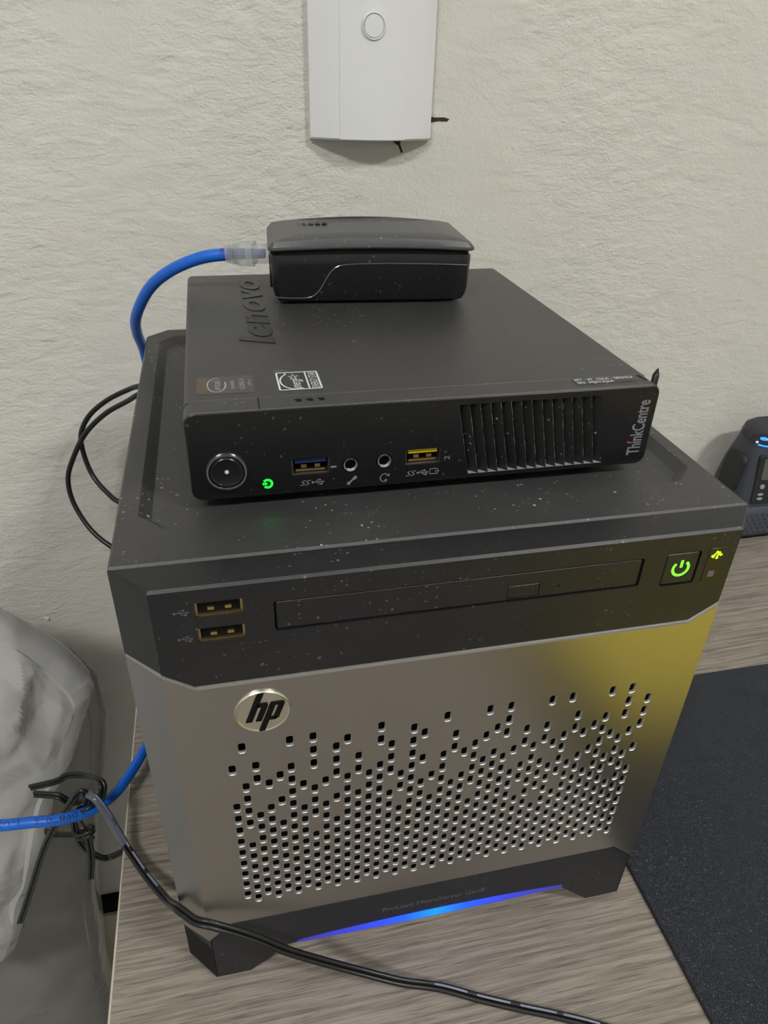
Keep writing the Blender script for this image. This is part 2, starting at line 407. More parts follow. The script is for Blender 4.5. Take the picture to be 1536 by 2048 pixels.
def text_mesh(s, shear=0.0, bold=0.0, res=3):
    cu = bpy.data.curves.new('text', 'FONT'); cu.body = s; cu.shear = shear; cu.offset = bold; cu.resolution_u = res
    o = bpy.data.objects.new('text', cu); COL.objects.link(o)
    bpy.context.view_layer.update()
    me = bpy.data.meshes.new_from_object(o.evaluated_get(bpy.context.evaluated_depsgraph_get()))
    bpy.data.objects.remove(o); bpy.data.curves.remove(cu)
    vs = [v.co.copy() for v in me.vertices]; fs = [tuple(p.vertices) for p in me.polygons]; bpy.data.meshes.remove(me)
    return vs, fs
def add_text(mb, s, org, ux, uy, w, h, thick=0.0, shear=0.0, bold=0.0, fn=None, baseline=True, keep=False):
    """letters fitted into w x h, lower left corner at org (baseline when baseline=True); thick>0 raises them along ux x uy"""
    vs, fs = text_mesh(s, shear, bold)
    x0 = min(v.x for v in vs); x1 = max(v.x for v in vs); y0 = 0.0 if baseline else min(v.y for v in vs)
    y1 = 0.70 if keep else max(v.y for v in vs)
    org, ux, uy = Vector(org), Vector(ux).normalized(), Vector(uy).normalized(); nn = ux.cross(uy)
    pos = lambda v, k: (fn((v.x-x0)/(x1-x0)*w, (v.y-y0)/(y1-y0)*h, k) if fn else org+ux*((v.x-x0)/(x1-x0)*w)+uy*((v.y-y0)/(y1-y0)*h)+nn*k)
    if not thick: mb.add([pos(v, 0) for v in vs], fs); return mb
    b = bmesh.new(); bv = [b.verts.new(v) for v in vs]
    for f in fs:
        try: b.faces.new([bv[i] for i in f])
        except ValueError: pass
    bmesh.ops.remove_doubles(b, verts=b.verts[:], dist=1e-5)
    r = bmesh.ops.extrude_face_region(b, geom=b.faces[:])
    for g in r['geom']:
        if isinstance(g, bmesh.types.BMVert): g.co.z = 1.0
    b.verts.index_update()
    mb.add([pos(v.co, thick*v.co.z) for v in b.verts], [[v.index for v in f.verts] for f in b.faces]); b.free()
    return mb
def quadstroke(mb, pts, width, mp, w, closed=False):
    """flat stroke along 2-D points"""
    P = [Vector(p) for p in pts]; n = len(P); L = []; R = []
    for i in range(n):
        a = P[i-1] if (i or closed) else P[i]; c = P[(i+1) % n] if (i < n-1 or closed) else P[i]
        t = (c-a).normalized(); nn = Vector((-t.y, t.x))*width/2; L.append(P[i]+nn); R.append(P[i]-nn)
    vs = [mp(q.x, q.y, w) for q in L]+[mp(q.x, q.y, w) for q in R]
    mb.add(vs, [(i, (i+1) % n, n+(i+1) % n, n+i) for i in range(n if closed else n-1)]); return mb
def fill(mb, pts, mp, w): mb.add([mp(u, v, w) for u, v in pts], [tuple(range(len(pts)))]); return mb

XZ = lambda u, v, w: Vector((u, w, v))          # plane facing the viewer: u = x, v = z, w = y
XY = lambda u, v, w: Vector((u, v, w))          # plane facing up

# ------------------------------------------------------------------ the room
YW = 0.35; FZ = -0.72; CZ = 1.95
def wallbox(name, a, mat):
    mb = MB(); mb.box(*a); return struct(mb.done(name, mat))
wall_back = wallbox('wall_back', (-2.0, 2.2, YW, YW+0.1, FZ, CZ), 'wall')
wallbox('wall_left', (-2.1, -2.0, -2.9, YW+0.1, FZ, CZ), 'roomwall')
wallbox('wall_right', (2.2, 2.3, -2.9, YW+0.1, FZ, CZ), 'roomwall')
wallbox('wall_front', (-2.1, 2.3, -3.0, -2.9, FZ, CZ), 'roomwall')
wallbox('floor', (-2.1, 2.3, -3.0, YW+0.1, FZ-0.1, FZ), 'floor')
wallbox('ceiling', (-2.1, 2.3, -3.0, YW+0.1, CZ, CZ+0.1), 'ceiling')
# damage in the plaster near the plate
def splat(name, pts, y, mat):
    mb = MB(); mb.prism(pts, XZ, YW-y, YW+0.0005); return mb.done(name, mat, wall_back)
splat('wall_gouge', [(0.074, 0.3350), (0.0775, 0.3345), (0.083, 0.3355), (0.0890, 0.3352), (0.0908, 0.3368), (0.0870, 0.3378), (0.0805, 0.3376), (0.0760, 0.3384)], 0.0002, 'gouge')
splat('wall_gouge', [(0.0505, 0.3240), (0.0575, 0.3240), (0.0570, 0.3215), (0.0592, 0.3165), (0.0578, 0.3160), (0.0558, 0.3205), (0.0530, 0.3222)], 0.0002, 'gouge')
splat('plaster_chip', [(-0.2455, -0.0500), (-0.2420, -0.0505), (-0.2410, -0.0480), (-0.2445, -0.0470)], 0.0012, 'chip')
# pale board standing against the wall under the desk
mb = MB(); mb.box(-0.50, -0.20, 0.338, YW, FZ, -0.487, 0.001)
trim = struct(mb.done('trim_1', 'trim'))
mb = MB(); mb.box(-0.2725, -0.20, 0.342, YW, -0.487, -0.462)
mb.done('dark_gap', 'black', trim)

def ceiling_light(x, y, label):
    t = thing('ceiling_light', label, 'ceiling light', (x, y, CZ-0.04), 'ceiling panel lights')
    mb = MB()
    for a in ((-0.24, -0.22, -0.13, 0.13), (0.22, 0.24, -0.13, 0.13), (-0.22, 0.22, -0.13, -0.115), (-0.22, 0.22, 0.115, 0.13)):
        mb.box(x+a[0], x+a[1], y+a[2], y+a[3], CZ-0.045, CZ)
    mb.done('frame', 'lampframe', t)
    mb = MB(); mb.box(x-0.22, x+0.22, y-0.115, y+0.115, CZ-0.04, CZ-0.02); mb.done('diffuser', 'lamp', t)
ceiling_light(-0.95, -1.20, 'white ceiling panel light on the left side of the room')
ceiling_light(1.10, -1.15, 'white ceiling panel light on the right side of the room')

# ------------------------------------------------------------------ desk
desk = thing('desk', 'grey wood-grain laminate desk under the stacked computers against the cream wall', 'desk', (0.4, 0.0, FZ))
mb = MB(); mb.box(-0.1500, 1.25, -0.42, 0.3485, -0.025, 0.0); mb.done('tabletop', 'wood', desk)
mb = MB(); mb.box(-0.1511, -0.1500, -0.42, 0.3485, -0.0252, 0.0002, 0.0003, 1); mb.done('edge_band', 'edgeband', desk, label='pale edge band along the left end of the top')
for x0 in (-0.10, 1.16):
    for y0 in (-0.36, 0.27):
        mb = MB(); mb.box(x0, x0+0.04, y0, y0+0.04, FZ, -0.025, 0.002); mb.done('leg', 'deskleg', desk)

# ------------------------------------------------------------------ wall plate
XC = 0.0362; PW = 0.0405
pl = thing('wall_plate', 'white plastic blank wall plate with a round cap above the stacked computers', 'wall plate', (XC, YW, 0.3245))
def plate_y(x):
    t = (x-XC)/PW; return YW-0.0042-0.0122*(1-t*t)
mb = MB(); N = 28; xs = [XC-PW+2*PW*i/N for i in range(N+1)]
vs = []; e = 0.0012
zs = [0.3243, 0.3243+e, 0.436-e, 0.436]
for z, yo in zip(zs, (e, 0, 0, e)):
    for x in xs: vs.append((x, plate_y(x)+yo, z))
fs = [(j*(N+1)+i, j*(N+1)+i+1, (j+1)*(N+1)+i+1, (j+1)*(N+1)+i) for j in range(3) for i in range(N)]
nb = len(vs)
for z in (zs[0], zs[3]):
    for x in xs: vs.append((x, YW, z))
fs += [(i, i+1, nb+i+1, nb+i) for i in range(N)] + [(3*(N+1)+i, 3*(N+1)+i+1, nb+N+1+i+1, nb+N+1+i) for i in range(N)]
L = [0, N+1, 2*(N+1), 3*(N+1)]
fs += [tuple([nb]+L+[nb+N+1]), tuple([nb+N]+[l+N for l in L]+[nb+2*N+1])]
mb.add(vs, fs); body = mb.done('plate_body', 'plate', pl, 25)
# raised centre band between the two fine seams
mb = MB(); cx = [0.0137+i*(0.0570-0.0137)/14 for i in range(15)]
vs = [(x, plate_y(x)-0.00035, z) for z in (0.3250, 0.4355) for x in cx]+[(x, plate_y(x)+0.002, z) for z in (0.3250, 0.4355) for x in cx]
fs = [(i, i+1, 15+i+1, 15+i) for i in range(14)]+[(i, i+1, 30+i+1, 30+i) for i in range(14)]+[(15+i, 15+i+1, 45+i+1, 45+i) for i in range(14)]+[(0, 15, 45, 30), (14, 29, 59, 44)]
mb.add(vs, fs); mb.done('centre_band', 'plate', pl, 25)
yb = plate_y(0.0345)-0.0004
mb = MB(); mb.lathe([(0.0075, 0.0004), (0.0073, -0.0003), (0.0070, -0.0008), (0.0067, -0.0008), (0.0064, 0.0000), (0.0064, 0.0006)], lambda u, v, w: Vector((0.0342+u, yb+w, 0.3865+v)), 40)
mb.done('cap_ring', 'plate', pl)
mb = MB(); mb.lathe([(0.0057, 0.0003), (0.0059, -0.0003), (0.0057, -0.0006), (0.0, -0.0006)], lambda u, v, w: Vector((0.0342+u, yb+w, 0.3865+v)), 40)
mb.done('round_cap', 'plate', pl)

# ------------------------------------------------------------------ desk mat, and an added yellow folder for the unseen yellow the door reflects
mat_o = thing('desk_mat', 'black leather-grain desk mat lying to the right of the silver server', 'desk mat', (0.4, -0.1, 0))
mb = MB(); mb.box(0.1163, 0.95, -0.40, 0.1365, 0.0002, 0.0022, 0.0006); mb.done('mat_sheet', 'mat', mat_o)
mb = MB(); mb.box(0.1158, 0.1164, -0.40, 0.1365, 0.0000, 0.0018, 0.0002, 1); mb.done('mat_border', 'matedge', mat_o)
yf = thing('folder', 'yellow card folder lying on the black desk mat in front of the server', 'folder', (0.3, -0.2, 0.0022))
mb = MB(); mb.box(0.150, 0.46, -0.395, -0.100, 0.0022, 0.0035, 0.0003, 1); mb.box(0.150, 0.46, -0.395, -0.100, 0.020, 0.0215, 0.0003, 1); mb.box(0.150, 0.152, -0.395, -0.100, 0.0022, 0.0215, 0.0005, 1)
mb.done('cover', 'yellow', yf)
mb = MB(); mb.box(0.152, 0.455, -0.390, -0.103, 0.0035, 0.020); mb.done('papers', 'print', yf)

# ------------------------------------------------------------------ server
H = 0.231; SW = 0.115; SA = 0.1024; YA = 0.0149; SD = 0.2535
sv = thing('server', 'cube-shaped server with perforated silver door and black lid standing on the desk', 'server', (0, 0.125, 0))
mb = MB(); mb.box(-0.1142, 0.1142, 0.0152, 0.2525, 0.020, 0.2265); mb.done('casing', 'casing', sv)
# lid with a shallow tray
out8 = [(-SW, YA+0.0006), (-SW+0.002, YA+0.0004), (SW-0.002, YA+0.0004), (SW, YA+0.0006), (SW, SD-0.0112), (SW-0.0112, SD), (-SW+0.0112, SD), (-SW, SD-0.0112)]
rec8 = [(-0.1075, 0.0455), (-0.0985, 0.0355), (0.0985, 0.0355), (0.1085, 0.0455), (0.1085, 0.233), (0.1005, 0.2415), (-0.0995, 0.2415), (-0.1075, 0.233)]
inn8 = inset(rec8, 0.0042); n8 = 8
mb = MB()
e1 = inset(out8, 0.0008)
rings = [[(x, y, 0.2255) for x, y in out8], [(x, y, H-0.0008) for x, y in out8], [(x, y, H) for x, y in e1], [(x, y, H) for x, y in rec8],
         [(x, y, H-0.0004) for x, y in inset(rec8, 0.0006)], [(x, y, H-0.0030) for x, y in inset(rec8, 0.0034)], [(x, y, H-0.0034) for x, y in inn8]]
vs = [p for r in rings for p in r]
fs = [(k*8+i, k*8+(i+1) % 8, (k+1)*8+(i+1) % 8, (k+1)*8+i) for k in range(len(rings)-1) for i in range(8)]
fs.append(tuple(range(48, 56)))
mb.add(vs, fs); mb.done('lid', 'lid', sv, 25)
# bezel
YF = 0.0006
usb1 = rrect(-0.0892, -0.0743, 0.2186, 0.2249, 0.0005, 2); usb2 = rrect(-0.0892, -0.0743, 0.2082, 0.2146, 0.0005, 2)
drv = rrect(-0.0648, 0.0656, 0.2098, 0.2222, 0.0008, 2); pbh = rrect(0.0741, 0.0882, 0.2083, 0.2229, 0.0012, 3)
zc = 0.1975; zm = 0.1903
bz_out = [(-SA, H-0.0009), (-SA, zc), (-0.0921, zm), (0.0914, zm), (SA, zc), (SA, H-0.0009)]
mb = MB(); mb.panel(bz_out, [usb1, usb2, drv, pbh], XZ, YF, YF+0.010, hole_depth=YF+0.0022)
# chamfered sides and the top strip of the bezel
for s in (-1, 1):
    a0 = Vector((s*SA, YF, 0)); a1 = Vector((s*SW, YA, 0))
    mb.add([a0+Vector((0, 0, H-0.0009)), a1+Vector((0, 0, H-0.0009)), a1+Vector((0, 0, zc-0.0015)), a0+Vector((0, 0, zc))], [(0, 1, 2, 3)])
tp = [(-SA, YF), (SA, YF), (SW, YA), (-SW, YA)]; ti = inset(tp, 0.0009)
mb.add([(x, y, H-0.0009) for x, y in tp]+[(x, y, H) for x, y in ti]+[(x, y, H-0.004) for x, y in tp],
       [(i, (i+1) % 4, 4+(i+1) % 4, 4+i) for i in range(4)]+[(4, 5, 6, 7)]+[(2, 3, 11, 10)])
bezel = mb.done('front_bezel', 'bezel', sv, 20)
mb = MB(); mb.box(-0.100, 0.100, YF+0.0022, YF+0.0030, 0.2075, 0.2255); mb.done('bezel_backing', 'black', bezel)
# optical drive
mb = MB(); mb.panel(rrect(-0.0643, 0.0651, 0.2102, 0.2217, 0.0006, 2), [rrect(0.0150, 0.0270, 0.2110, 0.2166, 0.0006, 2), circ(0.0340, 0.2142, 0.0005, 10)], XZ, YF+0.0004, YF+0.006, hole_depth=YF+0.0007, rim=0.0004)
dr = mb.done('optical_drive', 'bezel', sv, 20)
mb = MB(); mb.prism(rrect(0.0152, 0.0268, 0.2112, 0.2164, 0.0005, 2), XZ, YF+0.0003, YF+0.003, 0.0002); mb.done('eject_button', 'bezel', dr, 20)
mb = MB(); mb.prism(circ(0.0340, 0.2142, 0.0005, 10), XZ, YF+0.0006, YF+0.003); mb.done('eject_pinhole', 'black', dr)
# power button
mb = MB(); mb.prism(rrect(0.0746, 0.0877, 0.2088, 0.2224, 0.0008, 3), XZ, YF+0.0002, YF+0.004, 0.0004); pb = mb.done('power_button', 'bezel', sv, 20)
def power_glyph(mb, mp, r, wd, w):
    quadstroke(mb, [(r*math.sin(math.radians(a)), r*math.cos(math.radians(a))) for a in range(38, 323, 12)], wd, mp, w)
    quadstroke(mb, [(0, r*0.1), (0, r*1.15)], wd, mp, w); return mb
mb = MB(); power_glyph(mb, lambda u, v, w: Vector((0.0813+u, w, 0.2157+v)), 0.0031, 0.0011, YF+0.0001); mb.done('power_symbol', 'greensoft', pb, label='glowing green power symbol')
# status window
mb = MB(); mb.prism(rrect(0.0912, 0.0980, 0.2079, 0.2232, 0.0006, 2), XZ, YF-0.0002, YF+0.002, 0.0001); sw_ = mb.done('status_window', 'tcface', sv, 20)
mb = MB()
for (u, v) in ((-0.0008, 0.0), (0.0009, 0.0006)):
    quadstroke(mb, [(0.0945+u-0.0006, 0.2200+v-0.0009), (0.0945+u+0.0002, 0.2200+v+0.0010)], 0.0008, XZ, YF-0.0003)
for (u, v) in ((-0.0016, -0.0001), (0.0017, 0.0002), (-0.0001, 0.0015), (0.0003, -0.0010)):
    fill(mb, circ(0.0945+u, 0.2200+v, 0.0006, 10), XZ, YF-0.00032)
mb.done('network_light', 'yellowgreen', sw_, label='glowing yellow-green network light')
mb = MB(); mb.prism(rrect(0.0931, 0.0957, 0.2105, 0.2132, 0.0002, 2), XZ, YF-0.0004, YF); mb.done('health_light', 'printdim', sw_)
# usb ports
def usb_port(parent, x0, x1, z0, z1, y, tongue, tongue_up, pins, depth=0.008, shell='steel'):
    ri = 0.0008 if shell == 'brass' else 0.0004
    mb = MB(); r = rrect(x0+ri, x1-ri, z0+ri, z1-ri*0.6, 0.0002, 2); r2 = rrect(x0-0.0001, x1+0.0001, z0-0.0001, z1+0.0001, 0.0004, 2)
    n = len(r)
    mb.add([XZ(u, v, y+0.0004) for u, v in r2]+[XZ(u, v, y+0.0003) for u, v in r]+[XZ(u, v, y+depth) for u, v in r],
           [(k*n+i, k*n+(i+1) % n, (k+1)*n+(i+1) % n, (k+1)*n+i) for k in range(2) for i in range(n)])
    p = mb.done('usb_port', shell, parent)
    mb = MB(); mb.box(x0, x1, y+depth, y+depth+0.0004, z0, z1); mb.done('port_back', 'black', p)
    h = z1-z0; mz = z0+h*0.52
    mb = MB()
    if tongue_up: mb.box(x0+0.0012, x1-0.0012, y+0.0010, y+depth, mz+h*0.12, z1-0.0009)
    else: mb.box(x0+0.0016, x1-0.0016, y+0.0014, y+depth, mz-h*0.02, mz+h*0.26)
    mb.done('tongue', tongue, p)
    mb = MB()
    if pins:
        mb.box(x0+0.0016, x1-0.0016, y+0.0012, y+0.0020, z0+0.0009, z0+0.0016)
    for k in range(2):
        cx = x0+(x1-x0)*(0.33+0.36*k); mb.box(cx-0.0010, cx+0.0010, y+(0.0006 if shell == 'brass' else 0.0016), y+0.006, z0+h*0.30, z0+h*0.48)
    mb.done('contacts', 'brass', p)
    return p
usb_port(sv, -0.0892, -0.0743, 0.2186, 0.2249, YF+0.0010, 'browntongue', False, False, 0.0060, 'brass')
usb_port(sv, -0.0892, -0.0743, 0.2082, 0.2146, YF+0.0010, 'browntongue', False, False, 0.0060, 'brass')
def usb_icon(mb, cx, cz, s, y, right=True):
    q = 1 if right else -1; mp = lambda u, v, w: Vector((cx+q*u*s, w, cz+v*s))
    quadstroke(mb, [(-0.9, 0), (0.8, 0)], 0.16, mp, y); fill(mb, [(0.7, 0.2), (1.15, 0), (0.7, -0.2)], mp, y)
    quadstroke(mb, [(-0.5, 0), (-0.15, 0.42), (0.25, 0.42)], 0.14, mp, y); fill(mb, circ(0.3, 0.42, 0.2, 8), mp, y)
    quadstroke(mb, [(-0.2, 0), (0.12, -0.42), (0.45, -0.42)], 0.14, mp, y); fill(mb, [(0.4, -0.6), (0.75, -0.6), (0.75, -0.25), (0.4, -0.25)], mp, y)
    fill(mb, circ(-0.95, 0, 0.24, 8), mp, y)
for zz, xx in ((0.2218, -0.0932), (0.2111, -0.0930)):
    mb = MB(); usb_icon(mb, xx, zz, 0.0022, YF-0.00008); mb.done('usb_icon', 'printdim', sv)

# silver door: front sheet with real holes
PX, X0 = 0.00430377, -0.08393354; PZ = 0.00731; Z_EVEN, Z_ODD = 0.0658, 0.0622
COLS = [(8, [11]), (5, [13, 10, 9, 8, 7]), (7, [11, 10]), (8, [10]), (6, [10, 8]), (11, [13]), (7, [9]), (5, [13, 12, 11, 9, 8, 7]), (7, [9]), (6, [12, 11, 10, 8]), (9, [12]), (8, [11, 10]), (9, []), (10, [13, 12]), (7, [11, 10, 9]), (6, [9, 8]), (12, []), (8, [12, 10]), (6, [8]), (10, [13]), (7, [11, 10]), (8, [10]), (5, [10, 9, 8, 7]), (9, [13, 11]), (9, [11]), (9, [13, 12, 11]), (7, [9]), (5, [11, 10, 8, 7]), (9, []), (4, [13, 11, 10, 8, 7, 6]), (7, [9]), (5, [13, 10, 9, 8, 7]), (7, [11, 10]), (8, [10]), (6, [10, 8]), (11, [13]), (7, [9]), (5, [13, 12, 11, 9, 8, 7]), (7, [9]), (6, [12, 11, 10, 8])]
GX0, GX1, GZ0, GZ1 = X0-PX/2, X0+39.5*PX, 0.0560, 0.1670
door_out = [(-SA, 0.0358), (-0.0921, 0.0460), (0.0908, 0.0460), (SA, 0.0358), (SA, 0.1972), (0.0914, 0.1898), (-0.0921, 0.1898), (-SA, 0.1972)]
YD = 0.0; lip = 0.0011
mb = MB()
di = [(u, v+(lip if i < 4 else -lip)) for i, (u, v) in enumerate(door_out)]
mb.panel(di, [[(GX0, GZ0), (GX1, GZ0), (GX1, GZ1), (GX0, GZ1)]], XZ, YD, YD, hole_depth=YD)
n = len(door_out)
for k, (a, b) in enumerate(((0.0, 0.0), (0.0, 0.0))): pass
ringA = [XZ(u, v, YD) for u, v in di]; ringB = [XZ(u, v, YD+0.0003) for u, v in [(u, v+(lip if i < 4 else -lip)*0.35) for i, (u, v) in enumerate(door_out)]]; ringC = [XZ(u, v, YD+0.0011) for u, v in door_out]; ringD = [XZ(u, v, YD+0.003) for u, v in door_out]
mb.add(ringA+ringB+ringC+ringD, [(k*n+i, k*n+(i+1) % n, (k+1)*n+(i+1) % n, (k+1)*n+i) for k in range(3) for i in range(n) if (i not in (3, 7) )])
hw, hh, hc = 0.00142, 0.00272, 0.00065
oct_ = [(hw, -hh+hc), (hw, hh-hc), (hw-hc, hh), (-hw+hc, hh), (-hw, hh-hc), (-hw, -hh+hc), (-hw+hc, -hh), (hw-hc, -hh)]
for c, (full, extra) in enumerate(COLS):
    cx = X0+PX*c; xa, xb = cx-PX/2, cx+PX/2; zb = (Z_EVEN if c % 2 == 0 else Z_ODD)
    rows = set(range(full+1)) | set(extra)
    z_lo, z_hi = zb-PZ/2, zb+13.5*PZ
    mb.add([(xa, YD, GZ0), (xb, YD, GZ0), (xb, YD, z_lo), (xa, YD, z_lo)], [(0, 1, 2, 3)])
    if z_hi < GZ1-1e-6: mb.add([(xa, YD, z_hi), (xb, YD, z_hi), (xb, YD, GZ1), (xa, YD, GZ1)], [(0, 1, 2, 3)])
    for r in range(14):
        zc_ = zb+PZ*r; za, zt = zc_-PZ/2, zc_+PZ/2
        q = [(xb, YD, za), (xb, YD, zt), (xa, YD, zt), (xa, YD, za)]
        if r not in rows: mb.add(q, [(0, 1, 2, 3)]); continue
        o1 = [(cx+u, YD, zc_+v) for u, v in oct_]
        o2 = [(cx+u*0.93, YD+0.0003, zc_+v*(0.96 if v > 0 else 0.93)) for u, v in oct_]
        o3 = [(cx+u*0.93, YD+0.00135, zc_+v*(0.96 if v > 0 else 0.93)) for u, v in oct_]
        vs = q+o1+o2+o3; f = []
        # corner order in q: lower right, upper right, upper left, lower left
        f += [(0, 1, 5, 4), (1, 2, 7, 6), (2, 3, 9, 8), (3, 0, 11, 10), (1, 6, 5), (2, 8, 7), (3, 10, 9), (0, 4, 11)]
        for i in range(8):
            j = (i+1) % 8; f.append((4+i, 4+j, 12+j, 12+i)); f.append((12+i, 12+j, 20+j, 20+i))
        mb.add(vs, f[:8]); mb.add(vs, f[8:], 1)
door = mb.done('silver_door', ['silver', 'holewall'], sv, 12, weld=2e-7)
for s in (-1, 1):
    mb = MB()
    a0 = Vector((s*SA, YD, 0)); a1 = Vector((s*SW, YA, 0)); up = Vector((0, 0, 1)); inn = Vector((-s*0.001, 0.0012, 0))
    zt0, zt1, zb0, zb1 = 0.1972, 0.1957, 0.0358, 0.0275
    mb.add([a0+up*(zb0+0.0), a1+up*zb1, a1+up*(zt1-0.001), a0+up*(zt0-0.001), a0+up*zt0+inn, a1+up*zt1+inn], [(0, 1, 2, 3), (3, 2, 5, 4)])
    mb.done('door_chamfer', 'silver', door, 30)
mb = MB(); mb.box(-0.0985, 0.0985, 0.0046, 0.0052, 0.052, 0.186); mb.done('grille_backing', 'black', door)

# round badge with the two slanted letters
bx, bz_, br = -0.0711, 0.1750, 0.0099
BP = lambda u, v, w: Vector((bx+u*br, w, bz_+v*br))
mb = MB(); mb.lathe([(1.0, 0.0), (1.0, -0.0004), (0.95, -0.0009), (0.90, -0.0006), (0.0, -0.0006)], BP, 56); badge = mb.done('round_badge', 'badge', sv, 30)
SL = 0.36
def sq(mb, x0, x1, z0, z1):
    mb.prism([(x0+SL*z0, z0), (x1+SL*z0, z0), (x1+SL*z1, z1), (x0+SL*z1, z1)], BP, -0.00095, -0.0005)
mb = MB()
sq(mb, -0.47, -0.24, -0.42, 0.93)
sq(mb, -0.12, 0.09, -0.42, 0.26); sq(mb, -0.30, 0.02, 0.26, 0.42)
mb.prism([(0.02+SL*0.26, 0.26), (0.09+SL*0.26, 0.26), (0.09+SL*0.32, 0.32), (0.02+SL*0.42, 0.42)], BP, -0.00095, -0.0005)
sq(mb, 0.15, 0.36, -0.93, 0.42); sq(mb, 0.36, 0.58, 0.28, 0.42)
sq(mb, 0.47, 0.67, -0.36, 0.30); sq(mb, 0.36, 0.60, -0.42, -0.29)
mb.prism([(0.58+SL*0.27, 0.27), (0.67+SL*0.27, 0.27), (0.67+SL*0.33, 0.33), (0.58+SL*0.42, 0.42)], BP, -0.00095, -0.0005)
mb.done('badge_letters', 'black', badge, label='black slanted letters hp')

# base with cut-out feet
YB = 0.0009
base_out = [(-SA, 0.0028), (-0.0868, 0.0025), (-0.0690, 0.0182), (-0.0640, 0.0192), (-0.035, 0.0174), (0.002, 0.0166), (0.038, 0.0170), (0.0680, 0.0182), (0.0842, 0.0025), (SA, 0.0028), (SA, 0.0352), (0.0908, 0.0452), (-0.0921, 0.0452), (-SA, 0.0352)]
mb = MB(); mb.prism(base_out, XZ, YB, 0.012, 0.0004)
for s in (-1, 1):
    pl4 = [(s*SA, YB), (s*SW, YA), (s*SW, 0.250), (s*(SW-0.011), 0.250), (s*(SW-0.013), 0.014)]
    mb.prism(pl4, XY, 0.0028, 0.0278)
    mb.add([(s*SA, YB, 0.0028), (s*SW, YA, 0.0028), (s*SW, YA, 0.0278), (s*SA, YB, 0.0352)], [(0, 1, 2, 3)])
mb.box(-0.104, 0.104, 0.012, 0.250, 0.0185, 0.0260)
base = mb.done('base', 'base', sv, 20)
for s in (-1, 1):
    for yy in (0.012, 0.232):
        mb = MB(); mb.box(s*0.0955-0.007, s*0.0955+0.007, yy-0.0085, yy+0.007, 0.0, 0.0030, 0.0006); mb.done('rubber_foot', 'rubber', base)
mb = MB(); bar = []
NB = 24
for i in range(NB+1):
    x = -0.0645+0.1329*i/NB; t = (x-0.002)/0.0665; bar.append((x, 0.0208+0.0026*(1-t*t)))
for i in range(NB, -1, -1):
    x = -0.0645+0.1329*i/NB; t = (x-0.002)/0.0665; bar.append((x, 0.0194-0.0014*(1-t*t)))
mb.prism(bar, XZ, YB-0.0004, YB+0.002, 0.0); mb.done('light_bar', 'bar', base, label='glowing blue light bar')
mb = MB(); add_text(mb, 'ProLiant MicroServer Gen8', (-0.0241, YB-0.00006, 0.0296), (1, 0, 0), (0, 0, 1), 0.0503, 0.0032); mb.done('base_lettering', 'printdim', base, label='dim grey lettering')

# ------------------------------------------------------------------ mini desktop computer on the server
TX, TYF, TYB, TZ0, TZ1 = 0.0005, 0.0494, 0.2334, 0.2325, 0.2663
TXL, TXR = -0.0884, 0.0898
tc = thing('mini_computer', 'flat black mini desktop computer lying on top of the server', 'computer', (TX, 0.14, H-0.0034))
mb = MB(); mb.prism(rrect(TXL, TXR, TZ0, TZ1, 0.0028, 5), XZ, TYF+0.0110, TYB, 0.0003); mb.prism(rrect(TXL+0.001, TXR-0.001, TZ0+0.0012, TZ1-0.0008, 0.0024, 3), XZ, TYF+0.0095, TYF+0.02)
mb.done('case', 'tc', tc, 25)
for s in (-0.075, 0.075):
    for yy in (0.075, 0.215):
        mb = MB(); mb.lathe([(0.005, H-0.0034), (0.006, H-0.0029), (0.006, TZ0+0.0005)], lambda u, v, w: Vector((s+u, yy+v, w)), 16); mb.done('rubber_foot', 'rubber', tc)
# bezel frame (top strip, sides)
fr_out = rrect(TXL-0.0002, TXR+0.0002, TZ0-0.0003, TZ1+0.0001, 0.0042, 6)
mb = MB(); mb.panel(fr_out, [rrect(TXL+0.0012, TXR-0.0012, TZ0+0.0012, TZ1-0.0012, 0.0035, 6)], XZ, TYF+0.0005, TYF+0.0104, hole_depth=TYF+0.0104, rim=0.0004)
frame = mb.done('bezel_frame', 'tc', tc, 25)
mb = MB(); mb.box(-0.0629, -0.0625, TYF+0.0008, TYF+0.0103, TZ1-0.002, TZ1+0.00018); mb.done('frame_seam', 'black', frame)
for xx in (-0.0490, -0.0449, -0.0408):
    mb = MB(); mb.prism([(xx-0.0013, 0.0567), (xx+0.0013, 0.0567), (xx+0.0013, 0.0545), (xx-0.0003, 0.0545)], XY, TZ1+0.00018, TZ1-0.001); mb.done('frame_slot', 'black', frame)
mb = MB(); mb.prism([(0.0846, 0.0600), (0.0856, 0.0600), (0.0866, 0.0545), (0.0856, 0.0545)], XY, TZ1+0.00018, TZ1-0.001); mb.done('frame_slot', 'black', frame)
# glossy face with holes
u1 = rrect(-0.0527, -0.0389, 0.2397, 0.2464, 0.0007, 3); u2 = rrect(-0.0103, 0.0033, 0.2402, 0.2468, 0.0007, 3)
j1 = circ(-0.0312, 0.2424, 0.0031, 24); j2 = circ(-0.0185, 0.2429, 0.0031, 24)
VB, VT, VP, VN = 0.2344, 0.2634, 0.00403, 14
vb0, vt0 = 0.0146, 0.0086
vent = [(vb0, VB), (vb0+VP*VN, VB), (vt0+VP*VN, VT), (vt0, VT)]
face_out = rrect(TXL+0.0001, TXR-0.0001, TZ0, TZ1-0.0003, 0.0038, 6)
mb = MB(); mb.panel(face_out, [u1, u2, j1, j2, vent], XZ, TYF, TYF+0.0012, hole_depth=TYF+0.0048, rim=0.0003)
face = mb.done('front_panel', 'tcface', tc, 20)
